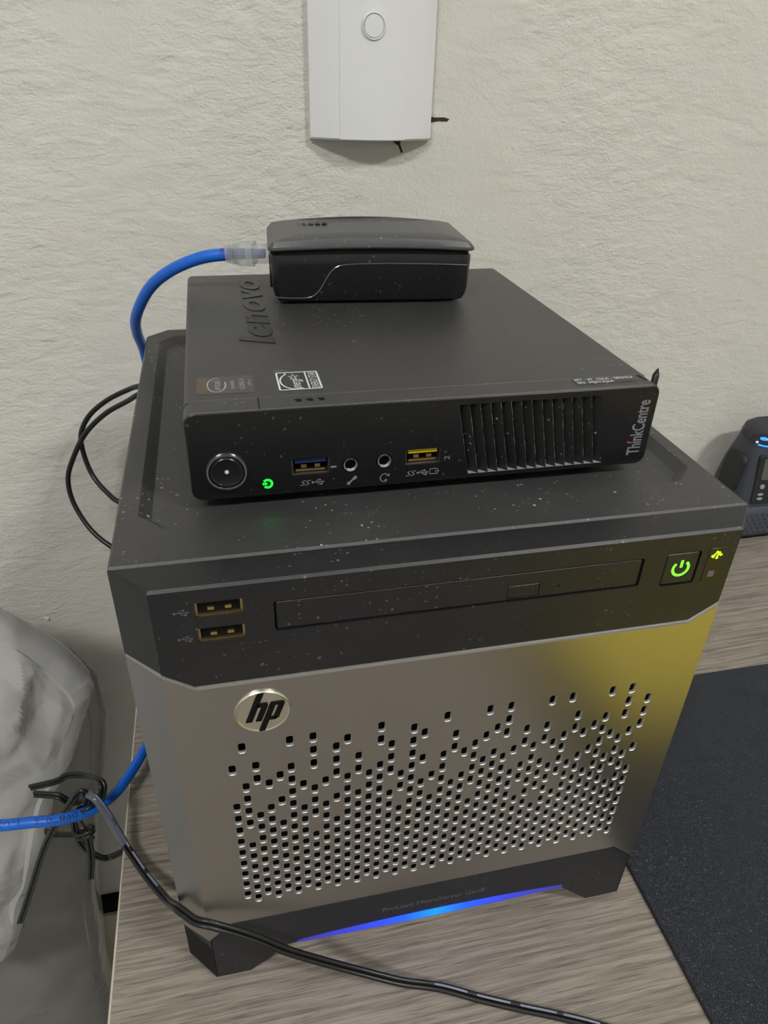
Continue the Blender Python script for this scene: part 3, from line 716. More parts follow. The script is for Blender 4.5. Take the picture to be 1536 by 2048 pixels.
# louvres: one mesh, shared
mb = MB(); dp = 0.0036; xb1 = vb0+VP; xt1 = vt0+VP; y0 = TYF+0.0001; yd = TYF+dp
mb.add([(vb0, y0, VB), (vb0, yd, VB), (xb1, y0, VB), (vt0, y0, VT), (vt0, yd, VT), (xt1, y0, VT)], [(1, 2, 5, 4), (0, 1, 4, 3), (3, 4, 5)])
mb.add([(vb0, y0, VB), (vb0, yd, VB+0.0002), (xb1, y0, VB)], [(0, 1, 2)], 1)
mb.add([(vb0, y0-0.0001, VB), (vb0+0.00022, y0-0.0001, VB), (vt0+0.00022, y0-0.0001, VT), (vt0, y0-0.0001, VT)], [(0, 1, 2, 3)], 2)
lv = mb.done('louver', ['tcslat', 'dustgrey', 'slatedge'], tc, 20, weld=0)
for i in range(1, VN):
    o = lv.copy(); COL.objects.link(o); o.parent = tc; o.location = lv.location+Vector((VP*i, 0, 0))
usb_port(tc, -0.0527, -0.0389, 0.2397, 0.2464, TYF+0.0004, 'bluetongue', True, True)
usb_port(tc, -0.0103, 0.0033, 0.2402, 0.2468, TYF+0.0004, 'yellowtongue', True, True)
for jx, jz in ((-0.0312, 0.2424), (-0.0185, 0.2429)):
    mp = lambda u, v, w: Vector((jx+u, w, jz+v))
    mb = MB(); mb.lathe([(0.0030, TYF+0.003), (0.0030, TYF+0.0005), (0.0026, TYF-0.0002), (0.0021, TYF-0.0001), (0.00175, TYF+0.0006), (0.00175, TYF+0.006)], mp, 28, False); jk = mb.done('audio_jack', 'chrome', tc)
    mb = MB(); mb.prism(circ(jx, jz, 0.0019, 16), XZ, TYF+0.004, TYF+0.005); mb.done('jack_hole', 'black', jk)
# power button with chrome ring and a white dot
mp = lambda u, v, w: Vector((-0.0757+u, w, 0.2437+v))
mb = MB(); mb.lathe([(0.0074, TYF+0.0004), (0.0074, TYF-0.0004), (0.0070, TYF-0.0012), (0.0064, TYF-0.0012), (0.0060, TYF-0.0005), (0.0058, TYF+0.0004)], mp, 48); ring = mb.done('power_button', 'chrome', tc)
mb = MB(); mb.lathe([(0.0059, TYF-0.0003), (0.0052, TYF-0.0010), (0.0044, TYF-0.0008), (0.0, TYF-0.0003)], mp, 40); mb.done('button_cap', 'poe', ring)
mb = MB(); mb.lathe([(0.00075, TYF-0.0002), (0.0007, TYF-0.00075), (0.0, TYF-0.0009)], mp, 14); mb.done('button_dot', 'print', ring)
# green power light: symbol turned on its side
mb = MB(); power_glyph(mb, lambda u, v, w: Vector((-0.0617-v, w, 0.2374+u)), 0.00155, 0.0008, TYF-0.0001); mb.done('power_light', 'green', tc, label='glowing green power symbol')
# print on the face
yp = TYF-0.00008
mb = MB()
for cx, cz in ((-0.0459, 0.2364), (-0.0060, 0.2367)):
    add_text(mb, 'SS', (cx-0.0041, yp, cz-0.0011), (1, 0, 0), (0, 0, 1), 0.0040, 0.0022, shear=0.4); usb_icon(mb, cx+0.0026, cz, 0.0021, yp)
mpb = lambda u, v, w: Vector((0.0010+u, w, 0.2369+v))
quadstroke(mb, [(-0.0017, -0.0011), (0.0011, -0.0011), (0.0018, 0.0), (0.0011, 0.0011), (-0.0017, 0.0011)], 0.0004, mpb, yp, True)
fill(mb, [(0.0003, 0.0001), (0.0012, 0.0003), (0.0006, -0.0006)], mpb, yp)
add_text(mb, '1', (-0.0364, yp, 0.2418), (0, 0, 1), (-1, 0, 0), 0.0008, 0.0022, baseline=False)
add_text(mb, '2', (0.0068, yp, 0.2414), (0, 0, 1), (-1, 0, 0), 0.0016, 0.0022, baseline=False)
# microphone and headphones
mpm = lambda u, v, w: Vector((-0.0305+u, w, 0.2360+v))
fill(mb, circ(-0.0014, -0.0013, 0.0007, 10), mpm, yp); quadstroke(mb, [(-0.0010, -0.0009), (0.0004, 0.0004)], 0.0007, mpm, yp); quadstroke(mb, [(0.0003, 0.0003), (0.0015, 0.0014)], 0.0012, mpm, yp)
mph = lambda u, v, w: Vector((-0.0182+u, w, 0.2358+v))
quadstroke(mb, [(0.0017*math.cos(math.radians(a)), 0.0017*math.sin(math.radians(a))) for a in range(35, 300, 15)], 0.0004, mph, yp)
quadstroke(mb, [(0.0006, 0.0012), (0.0019, 0.0010)], 0.0009, mph, yp); quadstroke(mb, [(0.0001, -0.0018), (0.0007, -0.0007)], 0.0009, mph, yp)
mb.done('port_symbols', 'printgrey', face)
mb = MB(); add_text(mb, 'ThinkCentre', (0.0864, yp, 0.2368), (0, 0, 1), (-1, 0, 0), 0.0236, 0.0054, bold=0.018); mb.done('face_lettering', 'printgrey', face, label='grey upright lettering')
mb = MB(); fill(mb, circ(0.0808, 0.24265, 0.0005, 12), XZ, yp-0.00003); mb.done('red_dot', 'red', face)
# raised letters and stickers on the top
mb = MB(); add_text(mb, 'lenovo', (-0.0517, 0.1165, TZ1-0.0001), (0, 1, 0), (-1, 0, 0), 0.106, 0.0142, thick=0.0005, shear=0.22, bold=0.028); mb.done('embossed_lettering', 'tcletter', tc, 20)
zt = TZ1+0.0001
mb = MB(); mb.prism(rrect(-0.0838, -0.0631, 0.0655, 0.0822, 0.0008, 3), XY, zt, TZ1-0.0001); st1 = mb.done('processor_sticker', 'sticker', tc, label='small dull grey sticker')
mb = MB(); zp = zt+0.00005
S1 = lambda u, v, w: Vector((-0.0766+u, 0.0738+v, w))
quadstroke(mb, [(0.0033*math.cos(math.radians(a)), 0.0066*math.sin(math.radians(a))) for a in range(75, 390, 14)], 0.0006, S1, zp)
add_text(mb, 'intel', (-0.0752, 0.0693, zp), (0, 1, 0), (-1, 0, 0), 0.0085, 0.0028)
add_text(mb, 'inside', (-0.0702, 0.0697, zp), (0, 1, 0), (-1, 0, 0), 0.0078, 0.0017)
add_text(mb, 'CORE i5', (-0.0666, 0.0686, zp), (0, 1, 0), (-1, 0, 0), 0.0105, 0.0018)
add_text(mb, 'vPro', (-0.0640, 0.0716, zp), (0, 1, 0), (-1, 0, 0), 0.0058, 0.0013)
mb.done('sticker_print', 'key', st1)
mb = MB(); mb.prism([(-0.0832, 0.0662), (-0.0812, 0.0662), (-0.0797, 0.0695), (-0.0805, 0.0815), (-0.0832, 0.0815)], XY, zp, zt-0.0001); mb.done('sticker_foil', plain('bronze_foil', srgb(96, 84, 68), 0.35, 0.5), st1)
mb = MB(); mb.prism(rrect(-0.0545, -0.0386, 0.0652, 0.0828, 0.0008, 3), XY, zt, TZ1-0.0001); st2 = mb.done('energy_sticker', 'stickerdark', tc, label='small white-bordered energy sticker')
mb = MB(); quadstroke(mb, rrect(-0.0542, -0.0389, 0.0655, 0.0825, 0.0006, 3), 0.0007, XY, zp, True)
quadstroke(mb, [(-0.0434, 0.0656), (-0.0434, 0.0824)], 0.0006, XY, zp)
S2 = lambda u, v, w: Vector((-0.0482+u, 0.0738+v, w))
quadstroke(mb, [(-0.0030, 0.0080)]+[(0.0052*math.cos(math.radians(a)), 0.0078*math.sin(math.radians(a))) for a in range(120, 268, 12)]+[(0.0028, -0.0074)], 0.0006, S2, zp)
quadstroke(mb, [(0.0019*math.sin(math.radians(144*k)), 0.0040+0.0034*math.cos(math.radians(144*k))) for k in range(5)], 0.0005, S2, zp, True)
add_text(mb, 'energy', (-0.0462, 0.0668, zp), (0, 1, 0), (-1, 0, 0), 0.0095, 0.0026, shear=0.3)
add_text(mb, 'ENERGY STAR', (-0.0396, 0.0662, zp), (0, 1, 0), (-1, 0, 0), 0.0156, 0.0028)
mb.done('sticker_print', 'print', st2)
mb = MB(); mb.prism([(-0.0548+0.0035*0, 0.0828), (-0.0495, 0.0828), (-0.0502, 0.0858), (-0.0538, 0.0862), (-0.0550, 0.0845)], XY, zt+0.0001, TZ1-0.0001); mb.done('sticker_tab', plain('clear_tab', srgb(66, 70, 78), 0.3), st2)
mb = MB(); mb.prism([(0.0568, 0.0536), (0.0815, 0.0540), (0.0830, 0.0597), (0.0568, 0.0597)], XY, zt+0.0001, TZ1-0.0001); sn = mb.done('serial_label', 'stickerdark', tc)
mb = MB(); add_text(mb, 'MT - M  10AA - 002HL9', (0.0575, 0.0572, zt+0.00016), (1, 0, 0), (0, 1, 0), 0.0245, 0.0020, bold=0.01); add_text(mb, 'SN  MJ01ZJ64', (0.0575, 0.0545, zt+0.00016), (1, 0, 0), (0, 1, 0), 0.0150, 0.0020, bold=0.01)
mb.done('label_print', 'print', sn)

# ------------------------------------------------------------------ power injector on the mini computer
PZ0 = TZ1; yaw = -0.0737
po = thing('power_injector', 'small black network adapter box on top of the mini computer', 'network adapter', (0.0, 0.19, PZ0))
ce, se = math.cos(yaw), math.sin(yaw)
PO = lambda u, v, z: Vector((-0.0447+ce*u-se*v, 0.1713+se*u+ce*v, PZ0+z))       # u along the front, v to the back
def arch(u): return 1-((u-0.046)/0.051)**2
def ring_po(ins, z, lift=0.0, back=0.0520, lead=0.0):
    return [PO(u, v, z+lift*arch(u)) for u, v in rrect(-0.0030+ins, 0.0950-ins, 0.0-lead+ins*0.6, back-ins*0.6, 0.0055, 6) ]
def subring(ins, z, lift, back=0.0520, r=0.0055):
    pts = rrect(-0.0030+ins, 0.0950-ins, ins*0.6, back-ins*0.6, r-min(0.5*r, max(0, ins)), 5); out = []
    m = len(pts)
    for i in range(m):
        a, b = Vector(pts[i]), Vector(pts[(i+1) % m]); k = 12 if (b-a).length > 0.02 else 1
        for j in range(k):
            q = a+(b-a)*(j/k); out.append(PO(q.x, q.y, z+lift*arch(q.x)))
    return out
mb = MB(); mb.loft([subring(0.0062, 0.0008, 0), subring(0.0030, 0.0020, 0), subring(0.0016, 0.0040, 0), subring(0.0008, 0.0070, 0), subring(0.0, 0.0185, 0.0008), subring(0.0, 0.0225, 0.0010), subring(0.0005, 0.0232, 0.0010)])
pbody = mb.done('case_body', 'poe', po, 30)
mb = MB(); mb.loft([subring(0.0014, 0.0226, 0.0011), subring(0.0014, 0.0252, 0.0014)]); mb.done('case_gap', 'black', po, 30)
mb = MB(); mb.loft([subring(-0.0003, 0.0252, 0.0016, r=0.003), subring(-0.0009, 0.0258, 0.0016, r=0.003), subring(-0.0007, 0.0268, 0.0017, r=0.003), subring(0.0016, 0.0290, 0.0022, r=0.003), subring(0.006, 0.0296, 0.0030, r=0.003), subring(0.014, 0.0299, 0.0036, r=0.003)]); plid = mb.done('case_lid', 'poelid', po, 22)
mb = MB()
seam = [(-0.0030, 0.0300), (-0.0018, 0.0042), (0.0015, 0.0037), (0.0100, 0.0034), (0.0160, 0.0040), (0.0200, 0.0072), (0.0245, 0.0145), (0.0280, 0.0180), (0.0330, 0.0193), (0.045, 0.0197), (0.060, 0.0197), (0.080, 0.0193), (0.0925, 0.0188)]
mb.tube([PO(max(u, -0.0030+0.0016), (0.00048*(1-min(1, (z-0.007)/0.0115)) if z > 0.007 else 0.00048+0.00048*(0.007-z)/0.003)-0.0001, z) for u, z in seam[1:]], 0.00035, 6, 5); mb.done('case_seam', 'poeseam', pbody)
mb = MB()
for k in range(5):
    for q in range(2): mb.prism([(0.0100+0.0034*k+q*0.0004, 0.0290+q*0.0030), (0.0126+0.0034*k-q*0.0006, 0.0286+q*0.0030), (0.0122+0.0034*k, 0.0308+q*0.0026), (0.0104+0.0034*k, 0.0304+q*0.0026)], lambda u, v, w: PO(u, v, w+0.0296+0.0034*arch(u)-0.0004), 0.0, 0.00075)
mb.done('lid_relief', 'tcletter', plid, label='tiny worn raised marks')
# port on the left end
mb = MB(); mb.box(-0.0034, -0.0020, 0.0120, 0.0260, 0.0060, 0.0215, T=lambda p: PO(p.x, p.y, p.z)); pp = mb.done('network_port', 'black', po)

# ------------------------------------------------------------------ blue network cable
bl = thing('network_cable', 'blue network cable looping from the adapter box down behind the server to the left', 'cable', (-0.13, 0.2, 0))
bpts = [(-0.0655, 0.195, 0.2860), (-0.0799, 0.200, 0.2832), (-0.0955, 0.208, 0.2754), (-0.1078, 0.218, 0.2641), (-0.1175, 0.232, 0.2466), (-0.1207, 0.250, 0.2311), (-0.1204, 0.272, 0.2100),
        (-0.120, 0.285, 0.170), (-0.119, 0.288, 0.110), (-0.118, 0.282, 0.050), (-0.120, 0.262, 0.014), (-0.1235, 0.230, 0.0060), (-0.128, 0.190, 0.0055), (-0.1345, 0.158, 0.0075), (-0.1417, 0.135, 0.0112), (-0.1490, 0.117, 0.0125), (-0.1564, 0.103, 0.0146), (-0.1672, 0.0945, 0.0161), (-0.1813, 0.090, 0.0188), (-0.1961, 0.090, 0.0204), (-0.2101, 0.090, 0.0220), (-0.235, 0.093, 0.024), (-0.27, 0.10, 0.024)]
mb = MB(); mb.tube(bpts, 0.0030, 14, 8, up=None); jk = mb.done('jacket', 'bluecable', bl, 60)
P = spline(bpts, 8)
cum = [0]
for i in range(1, len(P)): cum.append(cum[-1]+(P[i]-P[i-1]).length)
CAM = Vector((-0.0733, -0.1806, 0.3680))
def on_cable(s0, flip=-1):
    def fn(u, v, k):
        s = s0+u*flip
        i = max(1, min(len(P)-1, next((j for j in range(1, len(cum)) if cum[j] >= s), len(P)-1)))
        t = (s-cum[i-1])/(cum[i]-cum[i-1]); p = P[i-1].lerp(P[i], t); tg = (P[i]-P[i-1]).normalized()
        up = Vector((0.0, -0.55, 0.83)); up = (up-tg*up.dot(tg)).normalized(); sd = tg.cross(up)*flip
        a = (v-0.0015)/0.0030
        return p+up*(0.00306*math.cos(a))+sd*(0.00306*math.sin(a))
    return fn
sA = next(c for c, p in zip(cum, P) if p.x < -0.1690 and p.z < 0.05)
mb = MB(); fn = on_cable(sA+0.0235, -1)
add_text(mb, 'E107890', (0, 0, 0), (1, 0, 0), (0, 1, 0), 0.0205, 0.0028, fn=fn)
fn = on_cable(sA+0.0445, -1); add_text(mb, 'C(UL)', (0, 0, 0), (1, 0, 0), (0, 1, 0), 0.0135, 0.0028, fn=fn)
fn = on_cable(sA+0.0010, -1); add_text(mb, 'C', (0, 0, 0), (1, 0, 0), (0, 1, 0), 0.0022, 0.0028, fn=fn)
mb.done('jacket_print', 'cableprint', jk)
# clear plug
q0 = PO(-0.0032, 0.0185, 0.0206); q1 = Vector((-0.0655, 0.195, 0.2860)); ax = (q1-q0).normalized()
def along(t, w, h, r=0.0015):
    c = q0+ax*t; side = Vector((0, 0, 1)).cross(ax).normalized(); upv = ax.cross(side)
    return [c+side*u+upv*v for u, v in rrect(-w, w, -h, h, min(r, w*0.6, h*0.6), 3)]
Lp = (q1-q0).length
mb = MB(); mb.loft([along(-0.004, 0.0056, 0.0038), along(Lp*0.45, 0.0056, 0.0040), along(Lp*0.55, 0.0050, 0.0042)]); plug = mb.done('plug', 'clear', bl, 30)
mb = MB(); mb.loft([along(Lp*0.36, 0.0066, 0.0052, 0.002), along(Lp*0.75, 0.0062, 0.0052, 0.003), along(Lp*0.80, 0.0050, 0.0044, 0.003)])
for k in range(4):
    t = Lp*(0.82+0.075*k); mb.loft([along(t-0.0008, 0.0052-0.0003*k, 0.0047-0.0003*k, 0.003), along(t+0.0004, 0.0052-0.0003*k, 0.0047-0.0003*k, 0.003)])
mb.done('plug_boot', 'clear', bl, 30)
mb = MB(); mb.tube([q0+ax*0.002, q0+ax*(Lp*0.5), q1+ax*0.004], lambda t: 0.0022+0.0006*t, 10, 4); mb.done('plug_wires', 'wire', bl)

# ------------------------------------------------------------------ black leads behind the server
def cable(name, label, pts, r, cat='cable', group=None, n=8, mat='blackcable'):
    mb = MB(); mb.tube(pts, r, n, 8); return tag(mb.done(name, mat, None, 60), label, cat, group)
cable('power_lead', 'thin black lead behind the server, the upper and inner of two loops', [(-0.080, 0.290, 0.205), (-0.105, 0.283, 0.196), (-0.1246, 0.285, 0.1857), (-0.135, 0.295, 0.1792), (-0.1527, 0.305, 0.1679), (-0.1676, 0.310, 0.1548), (-0.1758, 0.312, 0.140), (-0.1762, 0.310, 0.1252), (-0.1724, 0.305, 0.1113), (-0.1637, 0.295, 0.1025), (-0.1518, 0.285, 0.097), (-0.12, 0.275, 0.09), (-0.07, 0.27, 0.085)], 0.0018)
cable('power_lead', 'thin black lead behind the server, the lower and wider of two loops', [(-0.075, 0.280, 0.198), (-0.105, 0.276, 0.190), (-0.1264, 0.280, 0.1819), (-0.1379, 0.290, 0.1725), (-0.1552, 0.300, 0.1599), (-0.1716, 0.305, 0.1437), (-0.1837, 0.306, 0.1239), (-0.1894, 0.305, 0.1088), (-0.1881, 0.300, 0.0929), (-0.1792, 0.290, 0.0768), (-0.1671, 0.280, 0.0676), (-0.1549, 0.275, 0.0620), (-0.12, 0.27, 0.055), (-0.07, 0.265, 0.05)], 0.0018)
cable('antenna_lead', 'short black cable end poking up behind the right rear of the mini computer', [(0.150, 0.2600, 0.135), (0.200, 0.2680, 0.142), (0.229, 0.2700, 0.150), (0.2385, 0.2710, 0.1590), (0.2405, 0.2725, 0.1680), (0.2425, 0.2750, 0.1750), (0.2445, 0.277, 0.1790)], lambda t: 0.0026 if t < 0.8 else 0.0026*(1.03-t)/0.23+0.0002)

# ------------------------------------------------------------------ twin cord running in front of the server
cord = thing('twin_cord', 'black twin cord running from the knot across the front of the server', 'cord', (0, -0.02, 0))
cpts = [(-0.1660, 0.0950, 0.0300), (-0.1610, 0.0895, 0.0312), (-0.1561, 0.0848, 0.0230), (-0.1487, 0.0754, 0.0090), (-0.1370, 0.0554, 0.0095), (-0.1247, 0.0325, 0.0225), (-0.1163, 0.0110, 0.0500), (-0.1115, 0.0045, 0.0535), (-0.1068, -0.0010, 0.0560), (-0.1007, -0.0040, 0.0563), (-0.0909, -0.0060, 0.0510), (-0.0808, -0.0080, 0.0440),
        (-0.0703, -0.0100, 0.0350), (-0.0555, -0.0120, 0.0240), (-0.0378, -0.0155, 0.0142), (-0.0197, -0.0205, 0.0075), (-0.0014, -0.0250, 0.0036), (0.0154, -0.0326, 0.0024), (0.0322, -0.0400, 0.0022), (0.0487, -0.0470, 0.0022), (0.0646, -0.0545, 0.0022), (0.085, -0.066, 0.0022), (0.110, -0.085, 0.0022)]
upv = (0.1, -0.55, 0.80)
mb = MB(); mb.tube(cpts, 0.00108, 9, 8, up=upv, offs=(0.00102, 0)); mb.done('strand', 'blackflat', cord, 60)
mb = MB(); mb.tube(cpts, 0.00108, 9, 8, up=upv, offs=(-0.00102, 0)); mb.done('strand', 'blackflat', cord, 60)
CP = spline(cpts, 12); fr = frames(CP, upv); cl = [0]
for i in range(1, len(CP)): cl.append(cl[-1]+(CP[i]-CP[i-1]).length)
def glint_stripe(s0, s1, off, w):  # one painted highlight dash along the cord
    ids = [i for i in range(len(CP)) if s0 <= cl[i] <= s1]
    if len(ids) < 2: return
    vs = []
    for i in ids:
        t, a, b = fr[i]; c = CP[i]+a*off+b*0.00113; vs += [c-a*w, c+a*w]
    mb = MB(); mb.add(vs, [(2*k, 2*k+1, 2*k+3, 2*k+2) for k in range(len(ids)-1)])
    mb.done('stripe', 'cordstripe', cord, 60)
for k in range(4): glint_stripe(0.006+0.0185*k, 0.006+0.0185*k+0.0165, 0.0012, 0.0005)
tot = cl[-1]
for k in range(4): glint_stripe(0.262+0.020*k, 0.262+0.020*k+0.0175, 0.0011, 0.0004)
mb = MB(); mb.tube(cpts[:4], 0.00145, 9, 8, up=upv, flat=1.55); mb.done('clear_sheath', 'clearcord', cord, 60, label='clear sleeve end')

# ------------------------------------------------------------------ bundled flat cord with wire tie
kn = thing('cord_bundle', 'bundle of flat black cord tied in a knot beside the desk edge', 'cord', (-0.175, 0.11, -0.02))
def flatstrand(pts, mat='blackflat', w=0.0011, f=1.0):
    mb = MB(); mb.tube(pts, w, 8, 7, up=(0.2, -0.8, 0.3), offs=(w*0.95, 0)); mb.tube(pts, w, 8, 7, up=(0.2, -0.8, 0.3), offs=(-w*0.95, 0))
    return mb.done('loop', mat, kn, 60)
flatstrand([(-0.2050, 0.125, 0.006), (-0.1889, 0.120, 0.0137), (-0.1820, 0.120, 0.0173), (-0.1713, 0.115, 0.0209), (-0.1617, 0.105, 0.0272), (-0.1593, 0.100, 0.0258), (-0.1621, 0.098, 0.0188), (-0.1665, 0.097, 0.0150)])
flatstrand([(-0.2000, 0.115, 0.012), (-0.1867, 0.110, 0.0134), (-0.1810, 0.108, 0.0094), (-0.1715, 0.103, 0.0134), (-0.1650, 0.097, 0.0200)])
flatstrand([(-0.1700, 0.100, 0.0150), (-0.1663, 0.095, 0.0270), (-0.1693, 0.095, 0.0318), (-0.1779, 0.100, 0.0175), (-0.1931, 0.110, -0.0120), (-0.2090, 0.120, -0.0480), (-0.2279, 0.130, -0.0973), (-0.245, 0.135, -0.14)])
flatstrand([(-0.2050, 0.124, -0.0340), (-0.1982, 0.120, -0.0326), (-0.1890, 0.114, -0.0275), (-0.1801, 0.110, -0.0229), (-0.1750, 0.106, -0.0150)])
flatstrand([(-0.1770, 0.105, 0.0000), (-0.1827, 0.110, -0.0117), (-0.1827, 0.110, -0.0295), (-0.1805, 0.115, -0.0492), (-0.1748, 0.120, -0.0644), (-0.1626, 0.120, -0.0597), (-0.150, 0.122, -0.050), (-0.135, 0.125, -0.046)])
flatstrand([(-0.1755, 0.103, -0.0100), (-0.1763, 0.105, -0.0254), (-0.1779, 0.105, -0.0423), (-0.1816, 0.105, -0.0602)])
mb = MB()
for (a, b, c) in ((-0.1705, 0.097, 0.0160), (-0.1690, 0.0965, 0.0190), (-0.1725, 0.0985, 0.0125), (-0.1742, 0.1000, -0.0060), (-0.1748, 0.1010, -0.0110)):
    mb.tube([(a+0.0048*math.cos(t), b+0.0048*math.sin(t)*0.7-0.001, c+0.0022*math.cos(t+0.6)) for t in [math.pi*2*i/12 for i in range(13)]], 0.0009, 6, 3)
mb.tube([(-0.1742, 0.098, 0.0040), (-0.1735, 0.098, -0.0020), (-0.1722, 0.098, -0.0080), (-0.1705, 0.098, -0.0125)], 0.0008, 6, 5)
mb.done('wire_tie', 'blackflat', kn, 60)

# ------------------------------------------------------------------ plastic bags left of the desk
def bag(name, mat, rows, label, seed, amp, xl=-0.52, nseg=260, freq=1.0):
    """rows: (z, right x, y centre, y half depth); folded film: triangle waves along random directions"""
    rng = random.Random(seed); folds = []
    for k in range(26):
        d = Vector((rng.uniform(-1, 1), rng.uniform(-0.5, 0.5), rng.uniform(-0.7, 0.7))).normalized()
        f = rng.uniform(9, 60)*freq; folds.append((d, f, rng.uniform(0, 2), 1.0/(f/9)**0.75))
    rings = []; Z = []
    for i in range(len(rows)-1):
        for k in range(16):
            t = k/16; a, b = rows[i], rows[i+1]; Z.append([a[j]+(b[j]-a[j])*t for j in range(4)])
    Z.append(list(rows[-1]))
    for z, xr, yc, hd in Z:
        ring = []; cx = (xl+xr)/2; hx = (xr-xl)/2
        for k in range(nseg):
            a = 2*math.pi*k/nseg; ca, sa = math.cos(a), math.sin(a)
            ex = math.copysign(abs(ca)**0.75, ca); ey = math.copysign(abs(sa)**0.75, sa)
            p = Vector((cx+hx*ex, yc+hd*ey, z))
            w = p+Vector((noise.noise(p*11+Vector((seed, 0, 0))), noise.noise(p*11+Vector((0, seed, 0))), noise.noise(p*11+Vector((0, 0, seed)))))*0.022
            nz = 0.0
            for d, f, ph, am in folds:
                mask = max(0.0, noise.noise(w*7+d*9+Vector((ph, seed, f)))+0.25)
                nz += am*mask*(abs(((w.dot(d)*f+ph) % 2)-1)-0.5)
            edge = 0.4 if ex > 0.93 else 1.0
            p += Vector((ca*0.6, sa, 0))*nz*amp*edge
            ring.append(p)
        rings.append(ring)
    mb = MB(); mb.loft(rings); o = mb.done(name, mat, None, 16)
    return tag(o, label, 'bag')
bag('plastic_bag', 'whitebag', [(0.135, -0.330, 0.20, 0.002), (0.105, -0.262, 0.20, 0.012), (0.079, -0.220, 0.20, 0.021), (0.051, -0.197, 0.20, 0.026), (0.032, -0.186, 0.20, 0.027), (0.016, -0.178, 0.20, 0.029), (0.006, -0.177, 0.20, 0.029), (-0.018, -0.188, 0.20, 0.030), (-0.051, -0.200, 0.198, 0.031), (-0.080, -0.216, 0.196, 0.032), (-0.105, -0.226, 0.194, 0.033), (-0.135, -0.235, 0.19, 0.035), (-0.165, -0.247, 0.188, 0.033), (-0.200, -0.262, 0.186, 0.031), (-0.241, -0.280, 0.184, 0.027), (-0.262, -0.300, 0.182, 0.019), (-0.272, -0.36, 0.18, 0.01)],
    'crumpled translucent white plastic bag at the left, on top of the grey bag', 31, 0.022)
bag('plastic_bag', 'greybag', [(-0.045, -0.215, 0.299, 0.009), (-0.070, -0.200, 0.294, 0.016), (-0.110, -0.199, 0.289, 0.025), (-0.160, -0.208, 0.282, 0.037), (-0.200, -0.217, 0.276, 0.043), (-0.260, -0.231, 0.274, 0.048), (-0.320, -0.240, 0.274, 0.049), (-0.380, -0.246, 0.274, 0.050), (-0.460, -0.256, 0.274, 0.050), (-0.560, -0.262, 0.274, 0.052), (-0.660, -0.266, 0.274, 0.053), (-0.718, -0.270, 0.274, 0.053)],
    'grey translucent plastic bag with dark contents standing under the white bag', 87, 0.006, freq=0.6)
bx_ = thing('carton', 'dark carton seen dimly inside the grey plastic bag', 'box', (-0.38, 0.25, FZ))
mb = MB(); mb.box(-0.47, -0.285, 0.240, 0.305, FZ+0.002, -0.285, 0.004); mb.done('carton_body', 'darkbox', bx_)
mb = MB(); mb.box(-0.47, -0.285, 0.240, 0.272, -0.285, -0.282, 0.001); mb.done('flap', 'darkbox', bx_)
mb = MB(); mb.box(-0.47, -0.285, 0.273, 0.305, -0.285, -0.282, 0.001); mb.done('flap', 'darkbox', bx_)

# ------------------------------------------------------------------ desktop radio handset at the right edge
DX = 0.409
rd = thing('desk_radio', 'slate grey desktop radio with blue light and small screen behind the server', 'radio', (DX, 0.31, 0))
def dring(z, hw, yf, yb, r, tilt=0.0):
    return [Vector((DX+u, v, z+tilt*(v-yf))) for u, v in rrect(-hw, hw, yf, yb, r, 7)]
mb = MB(); mb.loft([dring(0.006, 0.043, 0.2850, 0.341, 0.010), dring(0.010, 0.046, 0.2825, 0.343, 0.012), dring(0.030, 0.045, 0.2860, 0.343, 0.012), dring(0.0345, 0.042, 0.2890, 0.343, 0.012)])
dbase = mb.done('radio_base', 'device', rd, 30)
for s in (-1, 1):
    for yy in (0.292, 0.332):
        mb = MB(); mb.lathe([(0.006, 0.0), (0.007, 0.001), (0.007, 0.008)], lambda u, v, w: Vector((DX+s*0.036+u, yy+v, w)), 14); mb.done('rubber_foot', 'rubber', dbase)
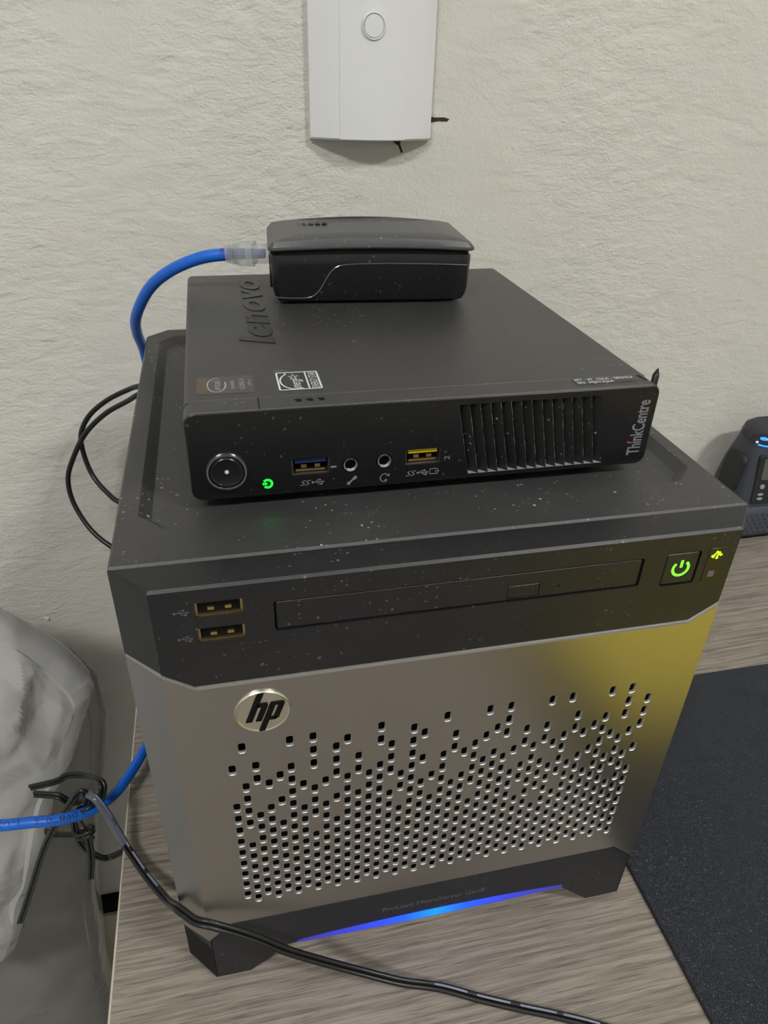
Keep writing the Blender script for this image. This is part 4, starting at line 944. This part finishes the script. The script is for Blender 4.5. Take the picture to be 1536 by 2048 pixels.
# grille of small studs on the base front
mb = MB()
for i in range(14):
    for j in range(5):
        x = DX-0.038+0.0057*i+(0.003 if j % 2 else 0); z = 0.0115+0.0040*j; yy = 0.2825+0.0035*(z-0.010)/0.020
        mb.lathe([(0.0020, 0.0006), (0.0016, -0.0006), (0.0, -0.0010)], lambda u, v, w: Vector((x+u, yy+w, z+v)), 6)
o = mb.done('speaker_grille', 'device', dbase, 50); o['kind'] = 'stuff'
mb = MB(); mb.loft([dring(0.0340, 0.0395, 0.2915, 0.342, 0.013), dring(0.066, 0.0375, 0.2955, 0.338, 0.014), dring(0.0880, 0.0350, 0.2983, 0.334, 0.0172), dring(0.0905, 0.0342, 0.2990, 0.333, 0.0168, 0.20)])
dbody = mb.done('radio_body', 'device', rd, 30)
mb = MB(); mb.loft([dring(0.0908, 0.0340, 0.2990, 0.3330, 0.016, 0.20), dring(0.0955, 0.0320, 0.3010, 0.3325, 0.0155, 0.22), dring(0.0990, 0.026, 0.3045, 0.3305, 0.0128, 0.22), dring(0.1002, 0.016, 0.310, 0.327, 0.008, 0.22)])
mb.done('radio_top', 'deviceglass', rd, 40)
fy = lambda z: 0.2915+(z-0.034)*0.000125/0.001-0.0004
FP = lambda u, v, w: Vector((DX+u, fy(v)+w, v))
mb = MB(); mb.prism(rrect(-0.0275, 0.0275, 0.0365, 0.0830, 0.003, 4), FP, -0.0006, 0.004, 0.0004); fp = mb.done('key_panel', 'devicedark', dbody, 30)
mb = MB(); mb.prism(rrect(-0.0225, 0.0225, 0.0600, 0.0800, 0.0015, 3), FP, -0.0009, 0.002); mb.done('screen', 'lcd', fp)
for i in range(4):
    for j, z in enumerate((0.0535, 0.0460, 0.0418)):
        u = -0.0195+0.0130*i
        mb = MB(); mb.prism(circ(u, z, 0.0024 if j == 0 else 0.0030, 12, 0.0022 if j == 0 else 0.0011), FP, -0.0016, 0.0, 0.0003); mb.done('key', 'key', fp)
for s in (-1, 1):
    mb = MB(); mb.prism(rrect(0.302, 0.326, 0.0420, 0.0800, 0.008, 5), lambda u, v, w: Vector((DX+s*(0.0398-(v-0.034)*0.0000695/0.001*1.0+w), u, v)), 0.0012, -0.002, 0.0006); mb.done('side_grip', 'devicedark', dbody, 30)
mb = MB(); mb.tube([(DX-0.030, 0.3020, 0.0920), (DX-0.024, 0.2992, 0.0912), (DX-0.015, 0.2984, 0.0908), (DX, 0.2982, 0.0908), (DX+0.015, 0.2984, 0.0908), (DX+0.024, 0.2992, 0.0912)], 0.0007, 6, 6); mb.lathe([(0.0034, 0.0), (0.0030, 0.0012), (0.0, 0.0018)], lambda u, v, w: Vector((DX-0.024+u, 0.3045+v, 0.0958+w)), 12)
mb.done('blue_light', 'blueled', rd, label='glowing blue light')
